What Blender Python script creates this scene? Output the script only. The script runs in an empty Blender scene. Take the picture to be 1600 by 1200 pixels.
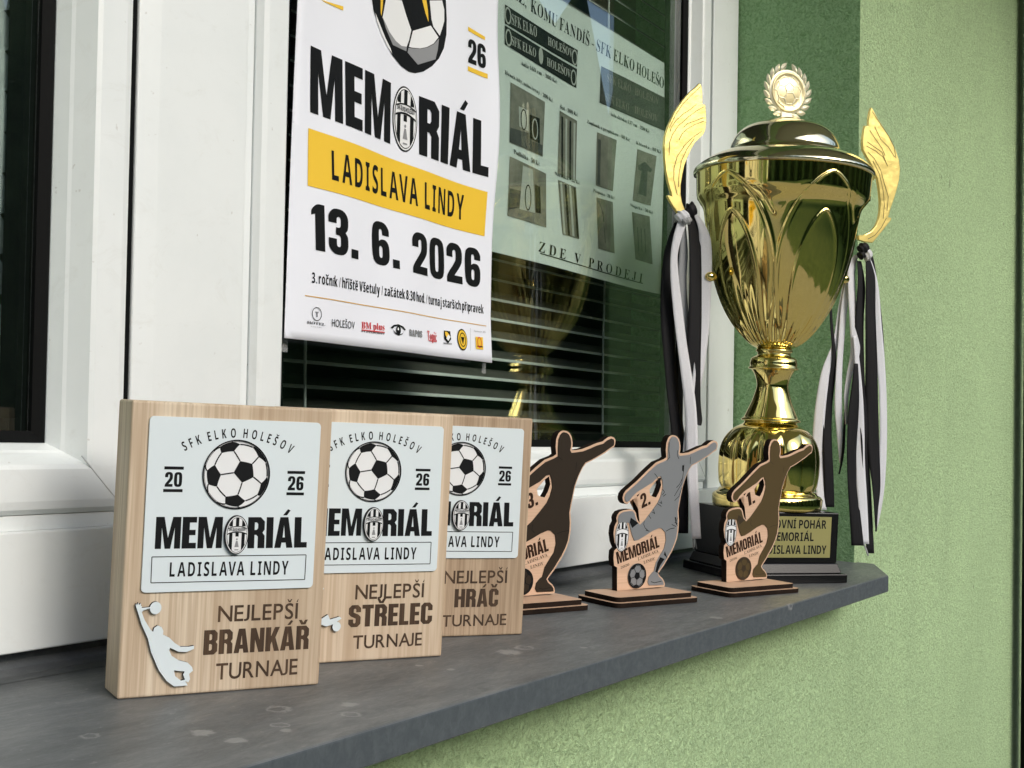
import bpy, bmesh, math, random, unicodedata
from mathutils import Vector, Matrix
random.seed(7)
S = bpy.context.scene
COL = S.collection
# ------------------------------------------------------------------ camera, sky, sun, exposure
# The camera sits at the world origin: +x runs along the wall, +y into the building, +z up.
F, CX, CY = 1950.0, 800.0, 640.0
RT = (Vector((0.5336, -0.8455, 0.0177)), Vector((0.0294, -0.0024, -0.9996)), Vector((0.8452, 0.5339, 0.0236)))
cd = bpy.data.cameras.new('camera'); cam = bpy.data.objects.new('camera', cd); COL.objects.link(cam)
r_, d_, v_ = RT[0].normalized(), RT[1], RT[2].normalized()
u_ = v_.cross(r_) * -1 if v_.cross(r_).z < 0 else v_.cross(r_)
cam.matrix_world = Matrix(((r_.x, u_.x, -v_.x, 0), (r_.y, u_.y, -v_.y, 0), (r_.z, u_.z, -v_.z, 0), (0, 0, 0, 1)))
cd.sensor_width = 36; cd.lens = 36 * F / 1600; cd.shift_y = (CY - 600) / 1600
cd.clip_start = 0.02; cd.clip_end = 900
S.camera = cam
SUN = Vector((-0.10, -0.85, 0.44)).normalized()
w = bpy.data.worlds.new('World'); S.world = w; w.use_nodes = True
nt = w.node_tree; sky = nt.nodes.new('ShaderNodeTexSky'); sky.sky_type = 'NISHITA'; sky.sun_disc = False
sky.sun_elevation = math.asin(SUN.z); sky.sun_rotation = math.atan2(SUN.x, SUN.y)
sky.air_density = 1.0; sky.dust_density = 2.2; sky.ozone_density = 1.2
nt.links.new(sky.outputs[0], nt.nodes['Background'].inputs[0]); nt.nodes['Background'].inputs[1].default_value = 0.15
sl = bpy.data.lights.new('sun', 'SUN'); sl.energy = 1.15; sl.angle = math.radians(32); sl.color = (1, 0.985, 0.96)
so = bpy.data.objects.new('sun', sl); COL.objects.link(so); so.rotation_mode = 'QUATERNION'; so.rotation_quaternion = SUN.to_track_quat('Z', 'Y')
S.view_settings.view_transform = 'Standard'; S.view_settings.look = 'None'; S.view_settings.exposure = 0.83
S.cycles.max_bounces = 10; S.cycles.transparent_max_bounces = 16; S.cycles.glossy_bounces = 5

# ------------------------------------------------------------------ measuring helpers
def ray(px, py):
    c = Vector(((px - CX) / F, (py - CY) / F, 1.0))
    return RT[0] * c.x + RT[1] * c.y + RT[2] * c.z
def aty(px, py, y):
    r = ray(px, py); return r * (y / r.y)
SLOPE = 0.0397
def sill_z(y): return -0.19 + SLOPE * (y - 0.51)
def basis(deg):                                   # heading along the face, into the face, up (standing on the sloping sill)
    n = Vector((0, -SLOPE, 1)).normalized(); a = math.radians(deg)
    d = Vector((math.cos(a), math.sin(a), 0)); d = (d - n * d.dot(n)).normalized()
    return d, n.cross(d), n
def onplane(px, o, bs):
    d, b, n = bs; r = ray(*px); q = r * (b.dot(o) / b.dot(r)) - o
    return (q.dot(d) * 1000, q.dot(n) * 1000)

# ------------------------------------------------------------------ objects
def lab(o, label=None, cat=None, group=None, kind=None):
    if label: o['label'] = label
    if cat: o['category'] = cat
    if group: o['group'] = group
    if kind: o['kind'] = kind
    return o
def empty(name, loc, bs=None, label=None, cat=None, group=None):
    o = bpy.data.objects.new(name, None); COL.objects.link(o); o.empty_display_size = 0.03
    if bs:
        d, b, n = bs
        o.matrix_world = Matrix(((d.x, b.x, n.x, loc[0]), (d.y, b.y, n.y, loc[1]), (d.z, b.z, n.z, loc[2]), (0, 0, 0, 1)))
    else: o.location = loc
    return lab(o, label, cat, group)
def link(name, bm, mats, parent=None, smooth=False, bevel=0, seg=2, angle=35):
    me = bpy.data.meshes.new(name); bm.normal_update(); bm.to_mesh(me); bm.free()
    if not isinstance(mats, (list, tuple)): mats = [mats]
    for m in mats: me.materials.append(m)
    o = bpy.data.objects.new(name, me); COL.objects.link(o)
    if parent: o.parent = parent
    if smooth:
        for p in me.polygons: p.use_smooth = True
    if bevel:
        b = o.modifiers.new('bevel', 'BEVEL'); b.width = bevel; b.segments = seg; b.limit_method = 'ANGLE'; b.angle_limit = math.radians(angle); b.harden_normals = False
    return o
def copy_part(o, parent, name=None):
    c = o.copy(); COL.objects.link(c); c.parent = parent
    for ch in list(o.children): copy_part(ch, c)
    return c
def box(bm, a, b, mat=0):
    xs, ys, zs = zip(a, b)
    v = [bm.verts.new((xs[i], ys[j], zs[k])) for i in (0, 1) for j in (0, 1) for k in (0, 1)]
    for f in ((0, 1, 3, 2), (4, 6, 7, 5), (0, 4, 5, 1), (2, 3, 7, 6), (0, 2, 6, 4), (1, 5, 7, 3)):
        bm.faces.new([v[i] for i in f]).material_index = mat
    bmesh.ops.recalc_face_normals(bm, faces=bm.faces)
def B(*boxes):
    bm = bmesh.new()
    for a, b in boxes: box(bm, a, b)
    return bm
def prism_xy(bm, pts, z0, z1, mat=0):
    lo = [bm.verts.new((p[0], p[1], z0)) for p in pts]; hi = [bm.verts.new((p[0], p[1], z1)) for p in pts]
    bm.faces.new(lo).material_index = mat; bm.faces.new(hi).material_index = mat
    for i in range(len(pts)):
        j = (i + 1) % len(pts); bm.faces.new((lo[i], lo[j], hi[j], hi[i])).material_index = mat
    bmesh.ops.recalc_face_normals(bm, faces=bm.faces)
def lathe(bm, prof, n=96, disp=None, mat=0, close=True):
    rings = []
    for k, (r, h) in enumerate(prof):
        ring = []
        for i in range(n):
            t = 2 * math.pi * i / n; rr = r + (disp(t, h, r) if disp else 0)
            ring.append(bm.verts.new((rr * math.cos(t), rr * math.sin(t), h)))
        rings.append(ring)
    for a, b in zip(rings, rings[1:]):
        for i in range(n):
            j = (i + 1) % n; bm.faces.new((a[i], a[j], b[j], b[i])).material_index = mat
    if close:
        bm.faces.new(rings[0][::-1]).material_index = mat; bm.faces.new(rings[-1]).material_index = mat
def smooth_prof(pts, sub=6):
    out = []
    P = [pts[0]] + list(pts) + [pts[-1]]
    for i in range(1, len(P) - 2):
        p0, p1, p2, p3 = P[i - 1], P[i], P[i + 1], P[i + 2]
        for s in range(sub):
            t = s / sub
            out.append(tuple(0.5 * (2 * p1[k] + (p2[k] - p0[k]) * t + (2 * p0[k] - 5 * p1[k] + 4 * p2[k] - p3[k]) * t * t + (3 * p1[k] - p0[k] - 3 * p2[k] + p3[k]) * t ** 3) for k in range(len(p1))))
    out.append(tuple(pts[-1])); return out

# ------------------------------------------------------------------ flat artwork (millimetres) : filled outlines and lettering
def mesh2d(me):
    return [(v.co.x, v.co.y) for v in me.vertices], [tuple(p.vertices) for p in me.polygons]
def fill(loops):
    cu = bpy.data.curves.new('f', 'CURVE'); cu.dimensions = '2D'; cu.fill_mode = 'BOTH'
    for lp in loops:
        s = cu.splines.new('POLY'); s.points.add(len(lp) - 1); s.use_cyclic_u = True
        for p, q in zip(s.points, lp): p.co = (q[0], q[1], 0, 1)
    o = bpy.data.objects.new('f', cu); me = bpy.data.meshes.new_from_object(o); r = mesh2d(me)
    bpy.data.objects.remove(o); bpy.data.curves.remove(cu); bpy.data.meshes.remove(me); return r
def chamfer_round(lp):
    out = []
    n = len(lp)
    for i in range(n):
        a, b, c = Vector(lp[i - 1]), Vector(lp[i]), Vector(lp[(i + 1) % n])
        d1, d2 = (b - a), (c - b)
        if d1.length > 1e-6 and d2.length > 1e-6 and 0.25 < d1.angle(d2) < 1.1:
            out += [tuple(b - d1 * 0.3), tuple(b - d1 * .1 + d2 * .1), tuple(b + d2 * 0.3)]
        else: out.append(tuple(b))
    return out
BLK = {
 'M': (.82, [[(0,0),(.2,0),(.2,.66),(.32,0),(.5,0),(.62,.66),(.62,0),(.82,0),(.82,1),(.55,1),(.41,.34),(.27,1),(0,1)]]),
 'E': (.47, [[(0,0),(.47,0),(.47,.18),(.24,.18),(.24,.42),(.44,.42),(.44,.59),(.24,.59),(.24,.82),(.47,.82),(.47,1),(0,1)]]),
 'L': (.45, [[(0,0),(.45,0),(.45,.18),(.24,.18),(.24,1),(0,1)]]),
 'I': (.24, [[(0,0),(.24,0),(.24,1),(0,1)]]),
 'T': (.53, [[(.145,0),(.385,0),(.385,.82),(.53,.82),(.53,1),(0,1),(0,.82),(.145,.82)]]),
 'H': (.6, [[(0,0),(.23,0),(.23,.42),(.37,.42),(.37,0),(.6,0),(.6,1),(.37,1),(.37,.6),(.23,.6),(.23,1),(0,1)]]),
 'N': (.6, [[(0,0),(.2,0),(.2,.52),(.37,0),(.6,0),(.6,1),(.4,1),(.4,.5),(.23,1),(0,1)]]),
 'A': (.64, [[(0,0),(.22,0),(.25,.17),(.39,.17),(.42,0),(.64,0),(.46,1),(.18,1)], [(.28,.34),(.36,.34),(.32,.74)]]),
 'K': (.62, [[(0,0),(.23,0),(.23,.28),(.28,.4),(.39,0),(.62,0),(.43,.57),(.61,1),(.39,1),(.23,.62),(.23,1),(0,1)]]),
 'R': (.58, [[(0,0),(.23,0),(.23,.43),(.29,.43),(.345,.37),(.345,0),(.58,0),(.575,.4),(.5,.5),(.57,.6),(.57,.86),(.43,1),(0,1)], [(.23,.59),(.3,.59),(.345,.64),(.345,.78),(.3,.83),(.23,.83)]]),
 'B': (.58, [[(0,0),(.44,0),(.58,.13),(.58,.42),(.5,.51),(.57,.6),(.57,.87),(.44,1),(0,1)], [(.23,.17),(.3,.17),(.35,.22),(.35,.39),(.3,.43),(.23,.43)], [(.23,.59),(.3,.59),(.34,.63),(.34,.79),(.3,.83),(.23,.83)]]),
 'O': (.58, [[(0,.14),(.14,0),(.44,0),(.58,.14),(.58,.86),(.44,1),(.14,1),(0,.86)], [(.22,.22),(.26,.17),(.32,.17),(.36,.22),(.36,.78),(.32,.83),(.26,.83),(.22,.78)]]),
 'S': (.56, [[(0,.14),(.14,0),(.42,0),(.56,.14),(.56,.45),(.46,.56),(.23,.66),(.23,.79),(.26,.83),(.31,.83),(.34,.79),(.34,.67),(.56,.67),(.56,.86),(.42,1),(.14,1),(0,.86),(0,.6),(.1,.49),(.33,.38),(.33,.21),(.3,.17),(.25,.17),(.22,.21),(.22,.35),(0,.35)]]),
 'C': (.56, [[(0,.14),(.14,0),(.42,0),(.56,.14),(.56,.38),(.34,.38),(.34,.21),(.31,.17),(.26,.17),(.23,.21),(.23,.79),(.26,.83),(.31,.83),(.34,.79),(.34,.64),(.56,.64),(.56,.86),(.42,1),(.14,1),(0,.86)]]),
 '2': (.56, [[(0,0),(.56,0),(.56,.19),(.28,.19),(.5,.45),(.56,.58),(.56,.86),(.42,1),(.14,1),(0,.86),(0,.64),(.22,.64),(.22,.79),(.26,.83),(.31,.83),(.34,.79),(.34,.62),(.3,.52),(0,.17)]]),
 '6': (.56, [[(0,.14),(.14,0),(.42,0),(.56,.14),(.56,.48),(.46,.6),(.3,.6),(.23,.55),(.23,.79),(.26,.83),(.31,.83),(.34,.79),(.34,.7),(.56,.7),(.56,.86),(.42,1),(.14,1),(0,.86)], [(.23,.21),(.26,.17),(.31,.17),(.34,.21),(.34,.4),(.3,.44),(.26,.44),(.23,.4)]]),
 '1': (.34, [[(.1,0),(.34,0),(.34,1),(.14,1),(0,.86),(0,.74),(.1,.78)]]),
 '3': (.56, [[(0,.14),(.14,0),(.42,0),(.56,.14),(.56,.42),(.48,.51),(.56,.6),(.56,.86),(.42,1),(.14,1),(0,.86),(0,.68),(.22,.68),(.22,.79),(.26,.83),(.31,.83),(.34,.79),(.34,.64),(.3,.59),(.2,.59),(.2,.43),(.3,.43),(.34,.38),(.34,.21),(.31,.17),(.25,.17),(.22,.21),(.22,.34),(0,.34)]]),
 '.': (.22, [[(0,0),(.22,0),(.22,.2),(0,.2)]]),
 'Y': (.6, [[(.18,0),(.42,0),(.42,.4),(.6,1),(.37,1),(.3,.66),(.23,1),(0,1),(.18,.4)]]),
 'D': (.58, [[(0,0),(.44,0),(.58,.14),(.58,.86),(.44,1),(0,1)], [(.23,.17),(.3,.17),(.35,.22),(.35,.78),(.3,.83),(.23,.83)]]),
 'V': (.62, [[(.2,0),(.42,0),(.62,1),(.4,1),(.31,.4),(.22,1),(0,1)]]),
 'P': (.56, [[(0,0),(.23,0),(.23,.38),(.42,.38),(.56,.52),(.56,.86),(.42,1),(0,1)], [(.23,.55),(.29,.55),(.33,.59),(.33,.79),(.29,.83),(.23,.83)]]),
}
BLK['0'] = BLK['O']
GC = {}
def font_glyph(ch, style, off):
    base = ch
    if style in ('bold', 'serif'):
        A = 0x1D5D4 if style == 'bold' else 0x1D400
        if 'A' <= ch <= 'Z': base = chr(A + ord(ch) - 65)
        elif 'a' <= ch <= 'z': base = chr(A + 26 + ord(ch) - 97)
        elif ch.isdigit(): base = chr((0x1D7EC if style == 'bold' else 0x1D7CE) + int(ch))
    cu = bpy.data.curves.new('t', 'FONT'); cu.body = base; cu.size = 10; cu.offset = off; cu.fill_mode = 'FRONT'; cu.resolution_u = 4
    o = bpy.data.objects.new('t', cu); me = bpy.data.meshes.new_from_object(o); vs, fs = mesh2d(me)
    bpy.data.objects.remove(o); bpy.data.curves.remove(cu); bpy.data.meshes.remove(me)
    return vs, fs
def glyph(ch, style='sans', off=0.0):
    """verts, faces, width in cap-height units with the ink starting at x = 0"""
    k = (ch, style, off)
    if k in GC: return GC[k]
    if style in ('block', 'roundblock'):
        wd, loops = BLK[ch]
        if style == 'roundblock': loops = [chamfer_round(l) for l in loops]
        vs, fs = fill([[(x * 100, y * 100) for x, y in l] for l in loops]); GC[k] = ([(x / 100, y / 100) for x, y in vs], fs, wd); return GC[k]
    kc = ('cap', style, off)
    if kc not in GC:
        v, _ = font_glyph('H', style, off); GC[kc] = (min(p[1] for p in v), max(p[1] for p in v))
    y0, y1 = GC[kc]; sc = 1 / (y1 - y0)
    vs, fs = font_glyph(ch, style, off)
    if not vs: GC[k] = ([], [], 0.3); return GC[k]
    x0 = min(p[0] for p in vs); x1 = max(p[0] for p in vs)
    pts = [((x - x0) * sc, (y - y0) * sc) for x, y in vs]
    if ch == 'J':
        lo = min(p[1] for p in pts); pts = [(x, (y - lo) / (1 - lo)) for x, y in pts]
    GC[k] = (pts, fs, (x1 - x0) * sc); return GC[k]
def accent(kind, x, y, t):
    if kind == '\u0301': return [[(x - .05, y + .06), (x + .07 + t * .4, y + .26), (x + .09 + t, y + .22 + 0), (x + .05 + t * .3, y + .06)]]
    if kind == '\u030c': return [[(x - .17 - t * .3, y + .25), (x - .06 - t * .3, y + .05), (x + .06 + t * .3, y + .05), (x + .17 + t * .3, y + .25), (x + .10 - t * .2, y + .25), (x, y + .13), (x - .10 + t * .2, y + .25)]]
    return [[(x - .07, y + .07), (x + .07, y + .07), (x + .07, y + .22), (x - .07, y + .22)]]
KERN = {'AV': .17, 'VA': .17, 'LA': .0, 'AJ': .20, 'EJ': .10, 'NA': .02, 'KA': .02, 'DY': .06, 'LY': .1, 'AD': .02, 'OV': .06, 'TU': .04, 'FA': .1}
def layout(text, style='sans', off=0.0, sp=0.10, xs=1.0, space=.34):
    """list of (verts, faces); total width, in cap heights"""
    out, x, prv = [], 0.0, ''
    for ch in text:
        if ch == ' ': prv = ''
        if ch == ' ': x += space * xs; continue
        if ch in '–-':
            out.append(([(x, .3), (x + .45 * xs, .3), (x + .45 * xs, .38), (x, .38)], [(0, 1, 2, 3)])); x += .45 * xs + sp; continue
        dec = unicodedata.normalize('NFD', ch); b = dec[0]; acc = dec[1:]
        if acc and b == 'i': b = '\u0131'
        v, f, wd = glyph(b, style, off)
        if prv: x -= KERN.get(prv + b, 0) * xs
        prv = b
        out.append(([(x + a * xs, c) for a, c in v], f))
        for a in acc:
            top = max(c for _, c in v); t = {'block': .12, 'roundblock': .12, 'bold': .05, 'serif': .02}.get(style, .0)
            av, af = fill([[(p[0] * 100, p[1] * 100) for p in l] for l in accent(a, x + wd * xs * .5, top, t)])
            out.append(([(p[0] / 100, p[1] / 100) for p in av], af))
        x += wd * xs + sp
    return out, x - sp
class Art:
    def __init__(self): self.it = []
    def raw(self, vs, fs, mat, layer): self.it.append((vs, fs, mat, layer))
    def poly(self, loops, mat, layer=1):
        if loops and not isinstance(loops[0][0], (tuple, list, Vector)): loops = [loops]
        v, f = fill(loops); self.raw(v, f, mat, layer)
    def line(self, a, b, wd, mat, layer=1):
        a, b = Vector(a[:2]), Vector(b[:2]); d = (b - a).normalized() * wd / 2; n = Vector((-d.y, d.x))
        self.raw([tuple(a + n), tuple(a - n), tuple(b - n), tuple(b + n)], [(0, 1, 2, 3)], mat, layer)
    def path(self, pts, wd, mat, layer=1):
        n = len(pts)
        for i in range(n - 1): self.line(pts[i], pts[i + 1], wd, mat, layer)
    def ring(self, c, rx, ry, wd, mat, layer=1, n=64):
        o = [(c[0] + (rx) * math.cos(2 * math.pi * i / n), c[1] + ry * math.sin(2 * math.pi * i / n)) for i in range(n)]
        q = [(c[0] + (rx - wd) * math.cos(2 * math.pi * i / n), c[1] + (ry - wd) * math.sin(2 * math.pi * i / n)) for i in range(n)]
        self.raw(o + q, [(i, (i + 1) % n, n + (i + 1) % n, n + i) for i in range(n)], mat, layer)
    def disc(self, c, rx, ry, mat, layer=1, n=48):
        self.raw([(c[0] + rx * math.cos(2 * math.pi * i / n), c[1] + ry * math.sin(2 * math.pi * i / n)) for i in range(n)], [tuple(range(n))], mat, layer)
    def text(self, t, bl, br, tl, mat, layer=1, **k):
        """text whose baseline runs bl -> br and whose capitals rise to tl"""
        gl, wd = layout(t, **k); bl, br, tl = Vector(bl[:2]), Vector(br[:2]), Vector(tl[:2])
        for v, f in gl: self.raw([tuple(bl + (br - bl) * (x / wd) + (tl - bl) * y) for x, y in v], f, mat, layer)
    def arc_text(self, t, c, r, cap, a0, a1, mat, layer=1, **k):
        gl, wd = layout(t, **k)
        for v, f in gl:
            xm = (min(p[0] for p in v) + max(p[0] for p in v)) / 2
            a = math.radians(a0 + (a1 - a0) * xm / wd); er = Vector((math.cos(a), math.sin(a))); et = Vector((math.sin(a), -math.cos(a)))
            self.raw([tuple(Vector(c) + er * (r + y * cap) + et * ((x - xm) * cap)) for x, y in v], f, mat, layer)
    def build(self, name, mats, parent, mp, bis=None):
        bm = bmesh.new()
        for vs, fs, mat, layer in self.it:
            vv = [bm.verts.new((x, y, layer)) for x, y in vs]
            for f in fs:
                try: q = bm.faces.new([vv[i] for i in f]); q.material_index = mat
                except ValueError: pass
        if bis:
            for ax, vals in bis:
                for t in vals:
                    no = Vector((1, 0, 0)) if ax == 0 else Vector((0, 1, 0))
                    bmesh.ops.bisect_plane(bm, geom=bm.verts[:] + bm.edges[:] + bm.faces[:], plane_co=no * t, plane_no=no, dist=1e-4)
        for v in bm.verts: v.co = mp(v.co.x, v.co.y, v.co.z)
        return link(name, bm, mats, parent)
def solid(loops, w0, w1, mp, mc=0, ms=1, bm=None):
    """outline with thickness: caps use mc, the cut edge ms"""
    bm = bm or bmesh.new(); vs, fs = fill(loops)
    for ww in (w0, w1):
        vv = [bm.verts.new(mp(x, y, ww)) for x, y in vs]
        for f in fs:
            try: bm.faces.new([vv[i] for i in f]).material_index = mc
            except ValueError: pass
    for lp in loops:
        a = [bm.verts.new(mp(x, y, w0)) for x, y in lp]; b = [bm.verts.new(mp(x, y, w1)) for x, y in lp]
        for i in range(len(lp)):
            j = (i + 1) % len(lp); bm.faces.new((a[i], a[j], b[j], b[i])).material_index = ms
    bmesh.ops.remove_doubles(bm, verts=bm.verts, dist=2e-6)
    bmesh.ops.recalc_face_normals(bm, faces=bm.faces); return bm
def fuse(parent, art):
    bm = bmesh.new(); bm.from_mesh(parent.data); n = len(parent.data.materials); k = len(bm.faces)
    bm.from_mesh(art.data); bm.faces.ensure_lookup_table()
    for i in range(k, len(bm.faces)): bm.faces[i].material_index += n
    for m in art.data.materials: parent.data.materials.append(m)
    bm.to_mesh(parent.data); bm.free(); bpy.data.objects.remove(art)
LAY = 0.00015
def flat(u, v, l): return Vector((u / 1000, -l * LAY, v / 1000))          # art on a face that looks to local -y
def rrect(x0, y0, x1, y1, r, n=6):
    out = []
    for cx, cy, a in ((x1 - r, y1 - r, 0), (x0 + r, y1 - r, 90), (x0 + r, y0 + r, 180), (x1 - r, y0 + r, 270)):
        out += [(cx + r * math.cos(math.radians(a + 90 * i / n)), cy + r * math.sin(math.radians(a + 90 * i / n))) for i in range(n + 1)]
    return out

# ---- a football: the twelve pentagons and the seams of a truncated icosahedron seen from the front
def ico():
    g = (1 + 5 ** .5) / 2
    V = [Vector(p).normalized() for p in ((-1,g,0),(1,g,0),(-1,-g,0),(1,-g,0),(0,-1,g),(0,1,g),(0,-1,-g),(0,1,-g),(g,0,-1),(g,0,1),(-g,0,-1),(-g,0,1))]
    d = min((V[0] - v).length for v in V[1:])
    nb = {i: [j for j in range(12) if j != i and (V[i] - V[j]).length < d * 1.05] for i in range(12)}
    return V, nb
def ball_geo(centre, spin):
    V, nb = ico()
    c = Vector((centre[0], centre[1], math.sqrt(max(0, 1 - centre[0] ** 2 - centre[1] ** 2))))
    q = V[0].rotation_difference(c); V = [q @ v for v in V]
    R = Matrix.Rotation(math.radians(spin), 3, c); V = [R @ v for v in V]
    pent, seams = [], []
    def slerp(a, b, t): return (a * (1 - t) + b * t).normalized()
    for i in range(12):
        pts = [(V[i] * 2 + V[j]).normalized() for j in nb[i]]
        e1 = (pts[0] - V[i] * pts[0].dot(V[i])).normalized(); e2 = V[i].cross(e1)
        pts.sort(key=lambda p: math.atan2(p.dot(e2), p.dot(e1)))
        lp = []
        for a, b in zip(pts, pts[1:] + pts[:1]): lp += [slerp(a, b, k / 4) for k in range(4)]
        pent.append(lp)
        for j in nb[i]:
            if j > i: seams.append([slerp((V[i] * 2 + V[j]).normalized(), (V[i] + V[j] * 2).normalized(), k / 4) for k in range(5)])
    return pent, seams
def draw_ball(art, c, r, centre, spin, black, white, layer=1, seam=.03, ring=True, sx=1.0):
    pent, seams = ball_geo(centre, spin)
    if white is not None: art.disc(c, r * sx, r, white, layer)
    m = lambda p: (c[0] + p.x * r * sx * .97, c[1] + p.y * r * .97)
    for lp in pent:
        if max(p.z for p in lp) < .02: continue
        o = []
        for p in lp:
            if p.z < 0: h = Vector((p.x, p.y, 0)).normalized(); o.append(m(h))
            else: o.append(m(p))
        o2 = [o[0]]
        for p in o[1:]:
            if (Vector(p) - Vector(o2[-1])).length > r * .004: o2.append(p)
        if len(o2) > 3: art.poly([o2], black, layer + 1)
    for s in seams:
        s = [p for p in s if p.z > 0]
        if len(s) > 1: art.path([m(p) for p in s], r * seam * 1.6, black, layer + 1)
    if ring: art.ring(c, r * sx, r, r * .028, black, layer + 2); 
# ---- oval club crest
def oval_clip(c, rx, ry, x0, x1, y0, y1, n=14):
    pts = []
    for i in range(n + 1):
        x = x0 + (x1 - x0) * i / n; t = max(0, 1 - ((x - c[0]) / rx) ** 2); pts.append((x, min(y1, c[1] + ry * t ** .5)))
    for i in range(n + 1):
        x = x1 - (x1 - x0) * i / n; t = max(0, 1 - ((x - c[0]) / rx) ** 2); pts.append((x, max(y0, c[1] - ry * t ** .5)))
    return pts
def draw_crest(art, c, rx, ry, K, W, G, layer=1, text=True):
    art.disc(c, rx, ry, K, layer); art.disc(c, rx * .93, ry * .95, W, layer + 1); art.disc(c, rx * .86, ry * .905, K, layer + 2); art.disc(c, rx * .82, ry * .88, W, layer + 3)
    qx, qy = rx * .82, ry * .88
    for s in (-.64, 0, .64):
        h = .15
        x0, x1 = c[0] + qx * max(-.98, s - h * (1.1)), c[0] + qx * min(.98, s + h * 1.1)
        art.poly([oval_clip(c, qx, qy, x0, x1, c[1] + ry * .44, c[1] + ry * 2)], K, layer + 4)
        y0 = c[1] - ry * (.08 if s == 0 else 2)
        art.poly([oval_clip(c, qx, qy, x0, x1, y0, c[1] + ry * .12)], K, layer + 4)
    band = lambda b0, b1: [(c[0] + qx * (i / 10), c[1] + ry * (b1 - .12 * (i / 10) ** 2)) for i in range(-10, 11)] + [(c[0] + qx * (i / 10), c[1] + ry * (b0 - .12 * (i / 10) ** 2)) for i in range(10, -11, -1)]
    art.poly([band(.13, .19)], K, layer + 5); art.poly([band(.42, .46)], K, layer + 5)
    if text: art.text('SFK ELKO HOLEŠOV', (c[0] - qx * .86, c[1] + ry * .215), (c[0] + qx * .86, c[1] + ry * .215), (c[0] - qx * .86, c[1] + ry * .36), K, layer + 6, style='bold', sp=.12)
    art.poly([[(c[0] - qx * .22, c[1] - ry * .62), (c[0] + qx * .22, c[1] - ry * .62), (c[0] + qx * .08, c[1] - ry * .3), (c[0] - qx * .08, c[1] - ry * .3)]], G, layer + 5)
    art.disc((c[0], c[1] - ry * .22), qx * .09, ry * .05, G, layer + 5); art.line((c[0] - qx * .2, c[1] - ry * .76), (c[0] + qx * .2, c[1] - ry * .76), ry * .05, G, layer + 5)

# ------------------------------------------------------------------ materials
class NB:
    def __init__(s, name):
        s.m = bpy.data.materials.new(name); s.m.use_nodes = True; s.t = s.m.node_tree; s.p = s.t.nodes['Principled BSDF']; s.out = s.t.nodes['Material Output']
    def n(s, typ, **k):
        x = s.t.nodes.new(typ)
        for a, b in k.items(): setattr(x, a, b)
        return x
    def l(s, a, b): s.t.links.new(a, b)
    def setp(s, **k):
        for a, b in k.items():
            s.p.inputs[a.replace('_', ' ')].default_value = (*b, 1) if isinstance(b, (tuple, list)) and len(b) == 3 else b
        return s
    def coord(s, scale=(1, 1, 1), rot=(0, 0, 0)):
        tc = s.n('ShaderNodeTexCoord'); mp = s.n('ShaderNodeMapping'); mp.inputs['Scale'].default_value = scale; mp.inputs['Rotation'].default_value = rot
        s.l(tc.outputs['Object'], mp.inputs[0]); return mp.outputs[0]
    def noise(s, co, scale, detail=4, rough=.6, dist=0):
        x = s.n('ShaderNodeTexNoise'); x.inputs['Scale'].default_value = scale; x.inputs['Detail'].default_value = detail; x.inputs['Roughness'].default_value = rough; x.inputs['Distortion'].default_value = dist
        s.l(co, x.inputs['Vector']); return x.outputs['Fac']
    def ramp(s, fac, stops):
        x = s.n('ShaderNodeValToRGB'); e = x.color_ramp.elements
        while len(e) < len(stops): e.new(.5)
        for q, (p, c) in zip(e, stops): q.position = p; q.color = (*c, 1) if len(c) == 3 else c
        s.l(fac, x.inputs[0]); return x.outputs[0]
    def mix(s, fac, a, b, typ='MIX'):
        x = s.n('ShaderNodeMix', data_type='RGBA', blend_type=typ)
        for v, i in ((fac, 0), (a, 6), (b, 7)):
            if hasattr(v, 'links'): s.l(v, x.inputs[i])
            else: x.inputs[i].default_value = v if not isinstance(v, tuple) else (*v, 1)
        return x.outputs[2]
    def math(s, op, a, b=0.0, c=0.0):
        x = s.n('ShaderNodeMath', operation=op)
        for v, i in ((a, 0), (b, 1), (c, 2)):
            if hasattr(v, 'links'): s.l(v, x.inputs[i])
            else: x.inputs[i].default_value = v
        return x.outputs[0]
    def bump(s, h, strength=.3, dist=.001):
        x = s.n('ShaderNodeBump'); x.inputs['Strength'].default_value = strength; x.inputs['Distance'].default_value = dist
        s.l(h, x.inputs['Height']); s.l(x.outputs[0], s.p.inputs['Normal']); return s
    def col(s, c): s.l(c, s.p.inputs['Base Color']); return s
def plain(name, c, rough=.5, metal=0.0, spec=.5, var=0.0):
    b = NB(name).setp(Base_Color=c, Roughness=rough, Metallic=metal, Specular_IOR_Level=spec)
    if var:
        f = b.noise(b.coord(), 40, 5); b.col(b.ramp(f, [(.3, tuple(x * (1 - var) for x in c)), (.7, tuple(min(1, x * (1 + var)) for x in c))]))
    return b.m
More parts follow.
